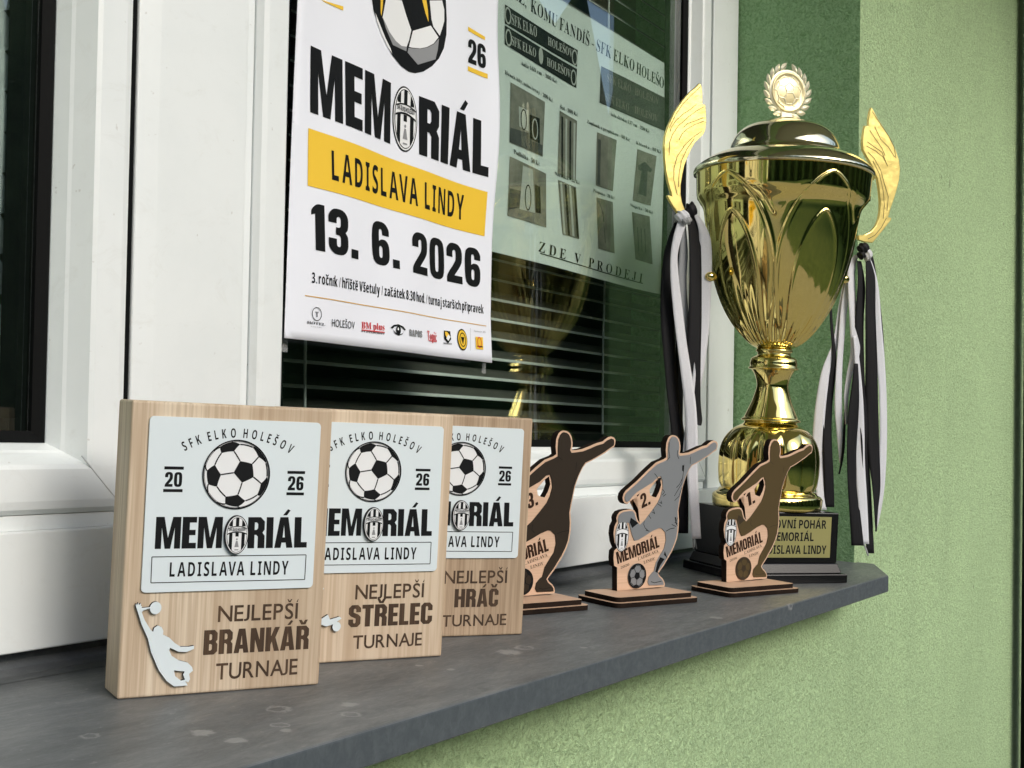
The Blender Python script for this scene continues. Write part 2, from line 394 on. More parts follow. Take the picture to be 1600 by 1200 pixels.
def stucco(name, c, dark):
    b = NB(name).setp(Roughness=.9, Specular_IOR_Level=.25); co = b.coord()
    big = b.noise(co, 2.2, 5, .6); col = b.ramp(big, [(.3, tuple(x * .90 for x in c)), (.7, tuple(x * 1.06 for x in c))])
    drip = b.noise(b.coord((9, 9, .7)), 1.0, 5, .6); col = b.mix(b.math('MULTIPLY', b.ramp(drip, [(.5, (0, 0, 0)), (.75, (1, 1, 1))]), .22), col, tuple(x * .72 for x in c))
    for px, py in ((1471, 277), (1484, 284), (1484, 290), (1568, 350), (1521, 917)):
        q = aty(px, py, .60); d = b.n('ShaderNodeVectorMath', operation='DISTANCE'); d.inputs[1].default_value = q; b.l(co, d.inputs[0])
        x = b.n('ShaderNodeClamp'); b.l(b.math('SUBTRACT', 2.2, b.math('MULTIPLY', d.outputs['Value'], 400.0)), x.inputs[0]); col = b.mix(b.math('MULTIPLY', x.outputs[0], .55), col, (.05, .06, .045))
    g = b.noise(co, 125, 4, .72, 1.6); sp = b.ramp(g, [(.36, (0, 0, 0)), (.56, (1, 1, 1))]); col = b.mix(b.math('MULTIPLY', b.math('SUBTRACT', 1.0, sp), .72), col, dark)
    sp2 = b.ramp(b.noise(co, 31, 2), [(.74, (0, 0, 0)), (.78, (1, 1, 1))]); col = b.mix(b.math('MULTIPLY', sp2, .18), col, dark); b.col(col)
    h = b.math('ADD', g, b.math('MULTIPLY', b.noise(co, 85, 4, .6, 1.2), .9)); return b.bump(h, 1.0, .0060).m
M = {}
M['wall'] = stucco('green_stucco', (.54, .735, .405), (.30, .43, .215))
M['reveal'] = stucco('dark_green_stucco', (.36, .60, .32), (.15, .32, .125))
def pvc():
    b = NB('white_plastic').setp(Roughness=.32); co = b.coord()
    f = b.noise(co, 6, 6, .65); c = b.ramp(f, [(.3, (.72, .765, .765)), (.6, (.77, .81, .81))])
    d = b.ramp(b.noise(co, 120, 2, .5), [(.73, (0, 0, 0)), (.77, (1, 1, 1))]); c = b.mix(b.math('MULTIPLY', d, .35), c, (.35, .33, .29)); gm = b.math('MULTIPLY', b.ramp(b.noise(b.coord((.6, 1, 1)), 30, 6, .75, 1), [(.55, (0, 0, 0)), (.72, (1, 1, 1))]), .16); c = b.mix(gm, c, (.46, .45, .40)); b.col(c)
    return b.bump(b.noise(co, 25, 2), .05, .001).m
M['pvc'] = pvc()
M['rubber'] = plain('black_rubber', (.004, .0045, .0045), .6, 0, .07)
M['spacer'] = plain('grey_spacer', (.55, .57, .57), .5, .1)
def glass():
    b = NB('window_glass'); t = b.n('ShaderNodeBsdfTransparent'); t.inputs[0].default_value = (.89, .94, .92, 1)
    g = b.n('ShaderNodeBsdfGlossy'); g.inputs['Roughness'].default_value = 0.0; g.inputs[0].default_value = (.95, 1, .97, 1)
    fr = b.n('ShaderNodeFresnel'); ge = b.n('ShaderNodeNewGeometry'); b.l(b.math('POWER', 1.55, b.math('SUBTRACT', 1.0, b.math('MULTIPLY', ge.outputs['Backfacing'], 2.0))), fr.inputs[0])
    mx = b.n('ShaderNodeMixShader'); b.l(fr.outputs[0], mx.inputs[0]); b.l(t.outputs[0], mx.inputs[1]); b.l(g.outputs[0], mx.inputs[2]); b.l(mx.outputs[0], b.out.inputs[0]); return b.m
M['glass'] = glass()
def tape():
    b = NB('clear_tape'); t = b.n('ShaderNodeBsdfTransparent'); mx = b.n('ShaderNodeMixShader'); mx.inputs[0].default_value = .22; b.setp(Base_Color=(.6, .62, .62), Roughness=.2); b.l(t.outputs[0], mx.inputs[1]); b.l(b.p.outputs[0], mx.inputs[2]); b.l(mx.outputs[0], b.out.inputs[0]); return b.m
M['tape'] = tape()
def wood(name, c0, c1, c2, sc=1.0, off=0.0, ax=2):
    b = NB(name).setp(Roughness=.55, Specular_IOR_Level=.35)
    s = [70 * sc, 70 * sc, 70 * sc]; s[ax] = 1.6 * sc
    tc = b.n('ShaderNodeTexCoord'); add = b.n('ShaderNodeVectorMath', operation='ADD'); add.inputs[1].default_value = (off, off * .7, off * .3); b.l(tc.outputs['Object'], add.inputs[0])
    mp = b.n('ShaderNodeMapping'); mp.inputs['Scale'].default_value = s; b.l(add.outputs[0], mp.inputs[0])
    f = b.noise(mp.outputs[0], 1.0, 5, .62, .5); col = b.ramp(f, [(.28, c2), (.48, c1), (.68, c0)])
    s2 = [420 * sc, 420 * sc, 420 * sc]; s2[ax] = 9 * sc
    mp2 = b.n('ShaderNodeMapping'); mp2.inputs['Scale'].default_value = s2; b.l(add.outputs[0], mp2.inputs[0])
    f2 = b.noise(mp2.outputs[0], 1.0, 2, .5); col = b.mix(b.math('MULTIPLY', b.ramp(f2, [(.40, (1, 1, 1)), (.54, (0, 0, 0))]), .5), col, c2)
    s3 = [14 * sc, 14 * sc, 14 * sc]; s3[ax] = 1.1 * sc
    mp3 = b.n('ShaderNodeMapping'); mp3.inputs['Scale'].default_value = s3; b.l(add.outputs[0], mp3.inputs[0])
    f3 = b.noise(mp3.outputs[0], 1.0, 3, .5, .4); col = b.mix(b.math('MULTIPLY', b.ramp(f3, [(.42, (0, 0, 0)), (.66, (1, 1, 1))]), .6), col, c2)
    b.col(col); return b.bump(f2, .12, .0004).m
WOODS = [wood('ash_wood', (.70, .595, .455), (.62, .505, .37), (.40, .29, .19), 1.0, .0),
         wood('birch_wood', (.71, .60, .455), (.655, .53, .39), (.46, .335, .22), .8, 3.1),
         wood('walnut_toned_wood', (.60, .475, .34), (.50, .375, .255), (.26, .175, .105), 1.1, 7.7)]
M['ply'] = wood('plywood', (.72, .50, .355), (.67, .455, .315), (.56, .37, .25), 1.4, 1.3, 0)
M['burn'] = plain('laser_burnt_edge', (.016, .010, .007), .8, 0, .1, var=.4)
M['engr'] = wood('burnt_lettering', (.13, .075, .04), (.085, .048, .025), (.035, .02, .012), 1.6, 5.0)
M['engr_d'] = plain('dark_burnt_lettering', (.035, .017, .010), .8, 0, .1, var=.4)
M['plate'] = NB('white_metal_plate').setp(Base_Color=(.70, .78, .81), Roughness=.28, Specular_IOR_Level=.5).m
M['black'] = plain('black_ink', (.008, .009, .010), .5, 0, .12)
M['white'] = plain('white_ink', (.78, .80, .81), .45)
M['grey'] = plain('grey_ink', (.25, .26, .27), .5)
M['steel'] = NB('brushed_silver_inlay').setp(Base_Color=(.27, .285, .30), Roughness=.42, Metallic=.35).m
M['darkinlay'] = plain('black_brown_inlay', (.028, .020, .013), .55, 0, .2)
M['bronze'] = NB('bronze_inlay').setp(Base_Color=(.105, .073, .030), Roughness=.42, Metallic=.3).m
M['bronze_dk'] = plain('dark_bronze_ink', (.035, .022, .010), .5)
def metal(name, c, r0, r1, bs, bd, met=1.0):
    b = NB(name).setp(Base_Color=c, Metallic=met); co = b.coord(); f = b.noise(co, 55, 6, .7, .6); b.l(b.ramp(f, [(.40, (r0,) * 3), (.72, (r1,) * 3)]), b.p.inputs['Roughness'])
    return b.bump(b.noise(co, bs, 3, .6), .12, bd).m
M['gold'] = metal('polished_gold', (.90, .72, .26), .035, .13, 26, .0011)
M['palegold'] = metal('pale_gold_lid', (.80, .73, .50), .04, .14, 30, .0008)
M['wing'] = metal('satin_gold', (.86, .70, .24), .30, .46, 60, .004, .8)
M['wingline'] = plain('gold_groove', (.20, .14, .035), .6, .3)
M['silver'] = NB('cream_silver').setp(Base_Color=(.84, .79, .58), Roughness=.38, Metallic=.6).m
M['medal'] = NB('medal_gold').setp(Base_Color=(.80, .70, .40), Roughness=.38, Metallic=.6).m
M['plinth'] = NB('black_marble').setp(Base_Color=(.008, .008, .009), Roughness=.25, Specular_IOR_Level=.3).m
M['goldplate'] = NB('brass_label').setp(Base_Color=(.52, .48, .20), Roughness=.33, Metallic=.55).m
def cloth(name, c):
    b = NB(name).setp(Roughness=.6, Specular_IOR_Level=.18); f = b.noise(b.coord((1, 1, 1)), 900, 2)
    b.col(b.ramp(f, [(.3, tuple(x * .88 for x in c)), (.7, c)])); wv = b.noise(b.coord((1, 1, .22)), 70, 3, .6); return b.bump(b.math('ADD', b.math('MULTIPLY', f, .12), wv), .5, .002).m
M['rib_w'] = cloth('white_satin', (.66, .67, .71)); M['rib_k'] = cloth('black_satin', (.010, .010, .012)); M['rib_g'] = cloth('grey_shaded_satin', (.32, .33, .34))
M['paper'] = NB('poster_paper').setp(Base_Color=(.78, .81, .88), Roughness=.5).m
M['yellow'] = NB('yellow_print').setp(Base_Color=(.82, .53, .035), Roughness=.45).m
M['orange'] = plain('orange_print', (.62, .36, .08), .5); M['red'] = plain('red_print', (.60, .03, .035), .5)
M['paper2'] = NB('flyer_paper').setp(Base_Color=(.70, .73, .70), Roughness=.7).m
M['ink2'] = plain('grey_black_print', (.012, .014, .014), .6, 0, .15); M['photo'] = plain('brown_photo_print', (.20, .185, .15), .6, var=.35); M['photo_d'] = plain('dark_photo_print', (.055, .055, .05), .6, var=.3); M['photo_l'] = plain('light_photo_print', (.45, .45, .41), .6)
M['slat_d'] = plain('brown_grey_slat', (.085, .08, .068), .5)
M['slat'] = plain('slat_edge_highlight', (.62, .63, .60), .5); M['cord'] = plain('white_cord', (.6, .62, .6), .7)  # the lighter slat colour paints the light caught along each edge
M['lace'] = plain('grey_curtain', (.55, .57, .57), .9, var=.15); M['room'] = plain('room_paint', (.24, .21, .17), .9)
M['pipe'] = plain('black_pipe_paint', (.008, .007, .006), .7, 0, .1)
def sillmat():
    b = NB('grey_metal_sill').setp(Roughness=.5, Specular_IOR_Level=.45); tc = b.n('ShaderNodeTexCoord'); co = tc.outputs['Object']
    mp = b.n('ShaderNodeMapping'); mp.inputs['Scale'].default_value = (1, 3.2, 2.2); b.l(co, mp.inputs[0])
    a = b.noise(mp.outputs[0], 9, 8, .72, .6); c = b.ramp(a, [(.25, (.072, .080, .085)), (.5, (.118, .128, .133)), (.75, (.188, .197, .200))])
    st = b.noise(mp.outputs[0], 42, 5, .75, 1.5); c = b.mix(b.math('MULTIPLY', b.ramp(st, [(.55, (0, 0, 0)), (.72, (1, 1, 1))]), .22), c, (.24, .25, .25))
    gr = b.noise(co, 700, 2, .6); c = b.mix(b.math('MULTIPLY', b.ramp(gr, [(.4, (1, 1, 1)), (.6, (0, 0, 0))]), .16), c, (.05, .055, .06))
    sp = b.noise(co, 190, 2, .5); c = b.mix(b.math('MULTIPLY', b.ramp(sp, [(.70, (0, 0, 0)), (.74, (1, 1, 1))]), .30), c, (.33, .33, .32))
    # dusty front lip
    sx = b.n('ShaderNodeSeparateXYZ'); b.l(co, sx.inputs[0])
    edge = b.n('ShaderNodeMapRange'); edge.inputs[1].default_value = .60; edge.inputs[2].default_value = .52; b.l(sx.outputs[1], edge.inputs[0])
    dn = b.math('MULTIPLY', b.ramp(b.noise(mp.outputs[0], 16, 6, .7, 1), [(.4, (0, 0, 0)), (.75, (1, 1, 1))]), edge.outputs[0]); c = b.mix(b.math('MULTIPLY', dn, .5), c, (.27, .275, .27))
    ge = b.n('ShaderNodeNewGeometry'); sn = b.n('ShaderNodeSeparateXYZ'); b.l(ge.outputs['True Normal'], sn.inputs[0])
    dust = b.math('MULTIPLY', b.ramp(sn.outputs[2], [(.3, (0, 0, 0)), (.8, (1, 1, 1))]), 1.0)
    clean = b.mix(b.ramp(b.noise(b.coord((1, 1, .7)), 110, 6, .75, .5), [(.42, (0, 0, 0)), (.75, (1, 1, 1))]), (.060, .073, .083), (.098, .114, .124)); c = b.mix(dust, clean, c)
    wob = b.noise(co, 150, 4, .7); rough = None
    for (px, py, rad, ringy) in ((435, 1108, .0085, 1), (546, 1101, .0075, 0), (369, 1157, .0075, 0), (316, 1145, .009, 0), (438, 1133, .006, 1), (447, 1141, .005, 0), (795, 1019, .0125, 0), (820, 1012, .009, 1), (655, 1040, .004, 0), (548, 1116, .007, 1), (912, 1012, .004, 0), (705, 1046, .004, 0), (140, 1150, .006, 1), (1120, 965, .009, 0), (1240, 945, .008, 1), (1350, 915, .01, 0)):
        r = ray(px, py); t = (-.19 - SLOPE * .51) / (r.z - SLOPE * r.y); q = r * t
        d = b.n('ShaderNodeVectorMath', operation='DISTANCE'); d.inputs[1].default_value = q; b.l(co, d.inputs[0])
        dd = b.math('ADD', d.outputs['Value'], b.math('MULTIPLY', b.math('SUBTRACT', wob, .5), rad * 1.5))
        if ringy: f = b.math('SUBTRACT', 1.0, b.math('MULTIPLY', b.math('ABSOLUTE', b.math('SUBTRACT', dd, rad * .85)), 1 / (rad * .28)))
        else: f = b.math('MULTIPLY', b.math('SUBTRACT', rad, dd), 2.5 / rad)
        x = b.n('ShaderNodeClamp'); b.l(f, x.inputs[0]); c = b.mix(b.math('MULTIPLY', x.outputs[0], .5), c, (.40, .40, .39))
    b.col(c); rr = b.ramp(st, [(.3, (.34, .34, .34)), (.7, (.56, .56, .56))]); b.l(rr, b.p.inputs['Roughness']); return b.bump(b.noise(co, 130, 4), .12, .0006).m
M['sill'] = sillmat()

# ------------------------------------------------------------------ ground and what lies outside, in front of the wall
GZ = -1.35
bm = bmesh.new(); bmesh.ops.create_grid(bm, x_segments=2, y_segments=2, size=300); bmesh.ops.translate(bm, verts=bm.verts, vec=(0, 0, GZ - .03))
b = NB('grass').setp(Roughness=.95); f = b.noise(b.coord(), 1.5, 8, .7); b.col(b.ramp(f, [(.3, (.045, .085, .02)), (.7, (.11, .16, .045))])); lab(link('lawn', bm, b.m), kind='structure')
b = NB('concrete_paving').setp(Roughness=.85); f = b.noise(b.coord(), 3, 8, .7); br = b.n('ShaderNodeTexBrick'); br.inputs['Scale'].default_value = 2.0; br.inputs['Mortar Size'].default_value = .012; br.inputs['Color1'].default_value = (.52, .48, .40, 1); br.inputs['Color2'].default_value = (.47, .43, .36, 1); br.inputs['Mortar'].default_value = (.1, .09, .07, 1); b.l(b.coord(), br.inputs[0])
b.col(b.mix(b.math('MULTIPLY', f, .5), br.outputs[0], (.22, .18, .13))); lab(link('pavement', B(((-12, -2.6, GZ - .2), (12, .6, GZ))), b.m), kind='structure')
bm = bmesh.new(); n = 160  # tree ring out of view, made tall so the glass mirrors something dark
ring = [(22 + 3 * math.sin(i * .7) + random.uniform(-1, 1), 7.5 + 2.0 * abs(math.sin(i * 1.3 + 1)) + random.uniform(0, 2.0)) for i in range(n)]
vs = []
for i in range(n):
    t = math.pi + math.pi * i / (n - 1); r, h = ring[i]
    vs.append([bm.verts.new((r * math.cos(t) * rr, r * math.sin(t) * rr, GZ + hh * h)) for rr, hh in ((1, -.05), (.97, .5), (1.02, 1), (1.2, .9), (1.3, -.05))])
for a, c in zip(vs, vs[1:]):
    for k in range(4): bm.faces.new((a[k], c[k], c[k + 1], a[k + 1]))
b = NB('unseen_foliage').setp(Roughness=.95); f = b.noise(b.coord(), 1.2, 8, .75); b.col(b.ramp(f, [(.35, (.03, .055, .018)), (.65, (.12, .17, .06))])); lab(link('unseen_woods', bm, b.m, smooth=True), kind='structure')
lab(link('roof', B(((-6, -.75, 1.75), (8, 2.8, 1.9))), plain('eaves_board', (.46, .43, .38), .8)), kind='structure')

# ------------------------------------------------------------------ the wall
YW, YF, XR = .60, .80, 1.978          # wall face, frame face, right reveal
XL, ZT = -.42, 1.20
bm = bmesh.new()
prism_xy(bm, [(XR, YW), (9, YW), (9, 1.0), (XR - .006, 1.0)], GZ - .2, 1.75)
box(bm, (XL, YW, GZ - .2), (XR - .0005, 1.0, -.2165)); box(bm, (-8, YW, GZ - .2), (XL - .0005, 1.0, 1.75)); box(bm, (XL, YW, ZT), (XR - .0005, 1.0, 1.75))
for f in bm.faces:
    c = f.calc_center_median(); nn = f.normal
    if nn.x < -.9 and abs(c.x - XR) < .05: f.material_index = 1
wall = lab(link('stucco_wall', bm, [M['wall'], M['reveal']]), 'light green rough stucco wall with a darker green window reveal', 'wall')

# ------------------------------------------------------------------ window: frame, two sashes, glass
win = empty('window', (0, YF, -.165), None, 'white plastic two-part window with dark glass behind the trophies', 'window')
def sub(name, bm, mats, **k):
    o = link(name, bm, mats, None, **k); o.location = -Vector(win.location) ; o.parent = win
    return o
ZB = -.1644
bm = B(((XL, .783, -.1609), (XR - .0065, .87, -.0735)), ((XL, YF, ZT - .09), (XR - .007, .87, ZT - .001)), ((XL, YF + .001, -.0732), (XL + .07, .87, ZT - .0905)))
prism_xy(bm, [(.6915, .87), (.6915, .8045), (.712, .8005), (.8125, .8005), (.8145, .803), (.8145, .87)], -.0732, ZT - .0905)
prism_xy(bm, [(1.8565, .87), (1.8565, .8005), (1.918, .8005), (1.922, .805), (XR - .007, .805), (XR - .007, .87)], -.0732, ZT - .0905)
sub('frame', bm, M['pvc'], bevel=.0035, seg=3)
def mitre(bm, x0, x1, z0, z1, prof):
    loops = []
    for d, y in prof: loops.append([bm.verts.new(p) for p in ((x0 + d, y, z0 + d), (x1 - d, y, z0 + d), (x1 - d, y, z1 - d), (x0 + d, y, z1 - d))])
    for a, c in zip(loops, loops[1:] + loops[:1]):
        for i in range(4): bm.faces.new((a[i], a[(i + 1) % 4], c[(i + 1) % 4], c[i]))
    bmesh.ops.recalc_face_normals(bm, faces=bm.faces)
PROF = [(0, .852), (0, .792), (.004, .7865), (.010, .785), (.0335, .785), (.037, .787), (.0455, .8025), (.0475, .805), (.0525, .8165), (.0525, .852)]
def sash(x0, x1, z0, z1, nm, fy=0.0):
    bm = bmesh.new(); mitre(bm, x0, x1, z0, z1, [(d, min(y + fy, .8165) if y < .85 else y) for d, y in PROF]); s = sub(nm, bm, M['pvc'])
    def ch(name, bm, m):
        o = link(name, bm, m, s); return o
    i = .0525; g = .0605
    gk = bmesh.new(); mitre(gk, x0 + i + .0003, x1 - i - .0003, z0 + i + .0003, z1 - i - .0003, [(0, .850), (0, .8172), (.009, .8215), (.009, .850)]); ch('gasket', gk, M['rubber'])
    sp = bmesh.new(); mitre(sp, x0 + i + .0062, x1 - i - .0062, z0 + i + .0062, z1 - i - .0062, [(0, .849), (0, .8285), (.0125, .8285), (.0125, .849)]); mitre(sp, x0 + i + .0148, x1 - i - .0148, z0 + i + .0148, z1 - i - .0148, [(0, .846), (0, .832), (.0015, .832), (.0015, .846)])
    so_ = ch('spacer_bar', sp, [M['rubber'], M['spacer']])
    for p in so_.data.polygons:
        if p.index >= 16: p.material_index = 1
    ch('glass_pane', B(((x0 + i + .0058, .8235, z0 + i + .0058), (x1 - i - .0058, .8275, z1 - i - .0058))), M['glass'])
    return s
sash(XL + .075, .6735, -.062, ZT - .093, 'casement_sash')
sash(.8265, 1.8465, -.062, ZT - .093, 'fixed_sash', .0125)
# rubber closing the gaps between the sashes and the frame
sub('seal', B(((.6745, .8065, -.0735), (.6910, .85, ZT - .0905)), ((1.8473, .815, -.0735), (1.8557, .85, ZT - .0905))), M['rubber'])
sub('ledge', B(((XL + .071, .7925, -.0734), (.6737, .85, -.0625)), ((.8148, .8065, -.0725), (.8259, .85, ZT - .094)), ((.8262, .8045, -.0734), (1.8467, .85, -.0625))), M['pvc'])
def weld(x, z, sx, y):
    bm = bmesh.new(); a = Vector((x, y - .0004, z)); e = Vector((x + sx * .0335, y - .0004, z + .0335)); t = Vector((-sx, 0, 1)).normalized() * .00035
    v0 = [bm.verts.new(p + o) for o in (Vector((0, 0, 0)), Vector((0, .0012, 0))) for p in (a + t, a - t, e - t, e + t)]
    bm.faces.new(v0[:4]); bm.faces.new(v0[4:][::-1])
    for i in range(4): bm.faces.new((v0[i], v0[(i + 1) % 4], v0[4 + (i + 1) % 4], v0[4 + i]))
    sub('weld_seam', bm, M['spacer'])
weld(.6735 - .010, -.062 + .010, -1, .785); weld(.8265 + .008, -.062 + .008, 1, .7975); weld(1.8465 - .008, -.062 + .008, -1, .7975)
# dark room behind
bm = bmesh.new(); box(bm, (-1.2, 1.001, -1.2), (3.2, 3.4, 1.7)); bmesh.ops.reverse_faces(bm, faces=bm.faces)
for f in list(bm.faces):
    if abs(f.normal.y) > .9 and f.calc_center_median().y < 1.1: bmesh.ops.delete(bm, geom=[f], context='FACES_ONLY')
lab(link('room_shell', bm, M['room']), kind='structure')

# ------------------------------------------------------------------ sill
bm = bmesh.new()
top = [(-.9, .51), (1.849, .51), (1.987, .5695), (1.987, .5985), (1.9772, .5985), (1.9715, .8065), (-.41, .8065), (-.41, .5985), (-.9, .5985)]
lo = [bm.verts.new((x, y, sill_z(y) - .0245)) for x, y in top]; hi = [bm.verts.new((x, y, sill_z(y))) for x, y in top]
bm.faces.new(hi); bm.faces.new(lo[::-1])
for i in range(len(top)): j = (i + 1) % len(top); bm.faces.new((lo[i], lo[j], hi[j], hi[i]))
bmesh.ops.recalc_face_normals(bm, faces=bm.faces)
sill = lab(link('window_sill', bm, M['sill'], bevel=.0022, seg=3), 'long grey weathered metal window sill carrying all the trophies', 'window sill')
prof = [(.774, .0), (.786, .0012), (.794, .0045), (.7985, .0095), (.800, .022), (.806, .022), (.806, .0)]
bm = bmesh.new(); a = [bm.verts.new((-.405, y, sill_z(y) + h + .0004)) for y, h in prof]; c = [bm.verts.new((1.9708, y, sill_z(y) + h + .0004)) for y, h in prof]
for i in range(len(prof) - 1): bm.faces.new((a[i], a[i + 1], c[i + 1], c[i]))
bm.faces.new(a); bm.faces.new(c); bmesh.ops.recalc_face_normals(bm, faces=bm.faces); link('upstand', bm, M['sill'], sill)

# ------------------------------------------------------------------ award plaques
def at(x, y, dz=0): return (x, y, sill_z(y) + dz)
PW, PH, PT = 148.0, 205.5, .036
def plate_art():
    a = Art(); K, W, G = 0, 1, 2
    a.arc_text('SFK ELKO HOLEŠOV', (76.5, 105.8), 76.4, 6.6, 121, 59, K, sp=.20, xs=.58, style='bold', space=.42)
    draw_ball(a, (75.6, 155.9), 24.6, (.25, .10), 172, K, W, 1, seam=.024)
    a.ring((75.6, 155.9), 24.9, 24.9, .7, K, 5); a.ring((75.6, 155.9), 23.7, 23.7, .3, K, 5)
    for x0, x1, t, yb in ((24.2, 37.2, '20', 143.9), (114.3, 127.4, '26', 142.5)):
        a.line((x0 - .4, yb + 15.7), (x1 + .2, yb + 15.7), 2.1, K); a.line((x0 - .4, yb), (x1 + .1, yb), 2.1, K)
        a.text(t, (x0 + .4, yb + 2.6), (x1 - .6, yb + 2.6), (x0 + .4, yb + 12.9), K, style='roundblock', sp=.09)
    a.text('MEM', (20.0, 103.4), (67.4, 103.4), (20.0, 125.6), K, style='block', sp=.05)
    a.text('RIÁL', (86.4, 103.0), (131.8, 103.0), (86.0, 125.4), K, style='block', sp=.05)
    for p, q in (((18.4, 97.9), (131.7, 97.6)), ((131.7, 97.6), (131.6, 79.4)), ((131.6, 79.4), (18.6, 80.0)), ((18.6, 80.0), (18.4, 97.9))): a.line(p, q, .6, K)
    a.text('LADISLAVA LINDY', (31.2, 83.9), (118.4, 83.4), (31.2, 93.9), K, style='bold', sp=.17, xs=.55, space=.45)
    return a
def engraving(word):
    a = Art()
    if word == 'BRANKÁŘ': s = ((68, 50.4), (128.2, 50.4), 62), ((58.6, 27.5), (138, 27.5), 45), ((68.5, 9.2), (130.2, 9.2), 20.9)
    elif word == 'STŘELEC': s = ((66, 51.0), (128, 51.0), 63), ((61, 28.5), (137, 28.5), 46.5), ((66, 10.5), (128.5, 10.5), 21.5)
    else: s = ((65, 49.5), (129, 49.5), 61.5), ((76.5, 27.5), (121, 27.5), 44.5), ((65, 9.8), (130.5, 9.8), 20.5)
    a.text('NEJLEPŠÍ', s[0][0], s[0][1], (s[0][0][0], s[0][2]), 0, sp=.13, xs=1.0, off=.11)
    a.text(word, s[1][0], s[1][1], (s[1][0][0], s[1][2]), 0, style='block', sp=.06)
    a.text('TURNAJE', s[2][0], s[2][1], (s[2][0][0], s[2][2]), 0, sp=.13, xs=1.0, off=.11)
    return a
KEEPER = [(8.8,64.7),(9.0,66.2),(9.7,64.9),(10.4,66.8),(11.0,65.0),(12.3,66.3),(12.4,64.4),(13.2,64.2),(12.9,63.0),(18.6,63.4),(18.6,62.6),(14.2,61.2),(13.2,60.0),(15.5,54.5),(20.1,47.4),(21.7,46.3),(22.3,48.9),(24.7,50.4),(27.4,49.2),(28.8,46.5),(28.7,43.9),(33.1,41.6),(37.1,37.7),(41.5,34.8),(47.4,34.5),(50.9,35.1),(51.0,32.8),(46.0,30.9),(40.1,31.4),(34.1,34.5),(33.6,32.6),(35.5,28.8),(40.5,25.4),(47.0,23.4),(50.4,20.0),(51.1,17.4),(48.5,15.4),(49.3,11.6),(48.3,9.4),(46,10.4),(47.9,7.3),(38.3,7.2),(32.7,11.6),(27.0,19.3),(24.0,25.7),(21.0,32.2),(18.3,41.8),(13.6,51.4),(11.0,58.8)]
KEEPER_H = [(37.6,18.5),(43.2,17.6),(45.2,17.2),(44.2,15.1),(45.7,11.6),(42.9,11.0),(38.7,14.4)]
STRIKER = [(14,66),(17,68.5),(20,67.5),(21,64),(19.5,61),(24,58),(30,60),(36,63),(37.5,61),(31,55.5),(25,52),(24,44),(28,38),(36,36.5),(42,40),(44,36),(52,38),(54,36.5),(47,32),(41,30.5),(37,32),(28,31),(22,26),(24,19),(31,12),(30,9),(27,8.5),(19,17),(15,26),(10,18),(5,10),(2.5,12),(8,24),(14,35),(15.5,48),(10,50),(5,44),(3,46),(8,55),(15,58),(14,62)]
ART_M = [M['black'], M['white'], M['grey']]
plate_proto = None
def plaque(x, y, deg, wd, word, label, cut, holes, balls):
    global plate_proto
    bs = basis(deg); d, b_, n_ = bs
    root = empty('award_plaque', at(x, y), bs, label, 'award plaque', 'wooden award plaques on the sill')
    link('wood_block', B(((0, 0, .0003), (PW / 1000, PT, PH / 1000))), WOODS[wd], root, bevel=.0018, seg=3)
    mp = lambda u, v, w_: Vector((u / 1000, -w_ / 1000, v / 1000))
    if plate_proto is None:
        pl = link('metal_plate', solid([rrect(12.2, 73.2, 138.3, 195.2, 3.2)], .1, 1.7, mp, 0, 0), [M['plate']], root, bevel=.0003, seg=1)
        plate_art().build('printed_lettering', ART_M, pl, lambda u, v, l: Vector((u / 1000, -.0017 - l * LAY, v / 1000)))
        c = (77.2, 113.0)
        cb = solid([[(c[0] + 8.7 * math.cos(2 * math.pi * i / 48), c[1] + 13.9 * math.sin(2 * math.pi * i / 48)) for i in range(48)]], 1.8, 4.2, mp, 0, 0)
        cr = link('crest_badge', cb, [M['black']], pl); ca = Art(); draw_crest(ca, c, 8.7, 13.9, 0, 1, 2, 1); ca.build('crest_print', ART_M, cr, lambda u, v, l: Vector((u / 1000, -.0042 - l * LAY, v / 1000)))
        plate_proto = pl
    else: copy_part(plate_proto, root)
    engraving(word).build('engraved_lettering', [M['engr']], root, lambda u, v, l: Vector((u / 1000, -.0001 - l * .00005, v / 1000)))
    if cut:
        bm = solid([cut] + holes, .1, 2.6, mp, 0, 1)
        for c, r in balls: solid([[(c[0] + r * math.cos(2 * math.pi * i / 32), c[1] + r * 1.08 * math.sin(2 * math.pi * i / 32)) for i in range(32)]], .1, 2.6, mp, 0, 1, bm)
        link('footballer_cutout', bm, [M['plate'], M['burn']], root)
    return root
def from_br(x, y, deg):
    d = basis(deg)[0]; return x - d.x * PW / 1000, y - d.y * PW / 1000
plaque(.5825, .6832, -26.4, 0, 'BRANKÁŘ', 'wooden plaque engraved NEJLEPŠÍ BRANKÁŘ, nearest of the three, with a diving goalkeeper cutout', KEEPER, [KEEPER_H], [((22.6, 62.6), 4.0)])
x_, y_ = from_br(.8703, .6161, -27.8); plaque(x_, y_, -27.8, 1, 'STŘELEC', 'wooden plaque engraved NEJLEPŠÍ STŘELEC, middle one, half hidden by the goalkeeper plaque', STRIKER, [], [((50, 30), 3.6)])
x_, y_ = from_br(1.0121, .6234, -32.7); plaque(x_, y_, -32.7, 2, 'HRÁČ', 'darker wooden plaque engraved NEJLEPŠÍ HRÁČ, farthest of the three, beside the black figurine', None, [], [])

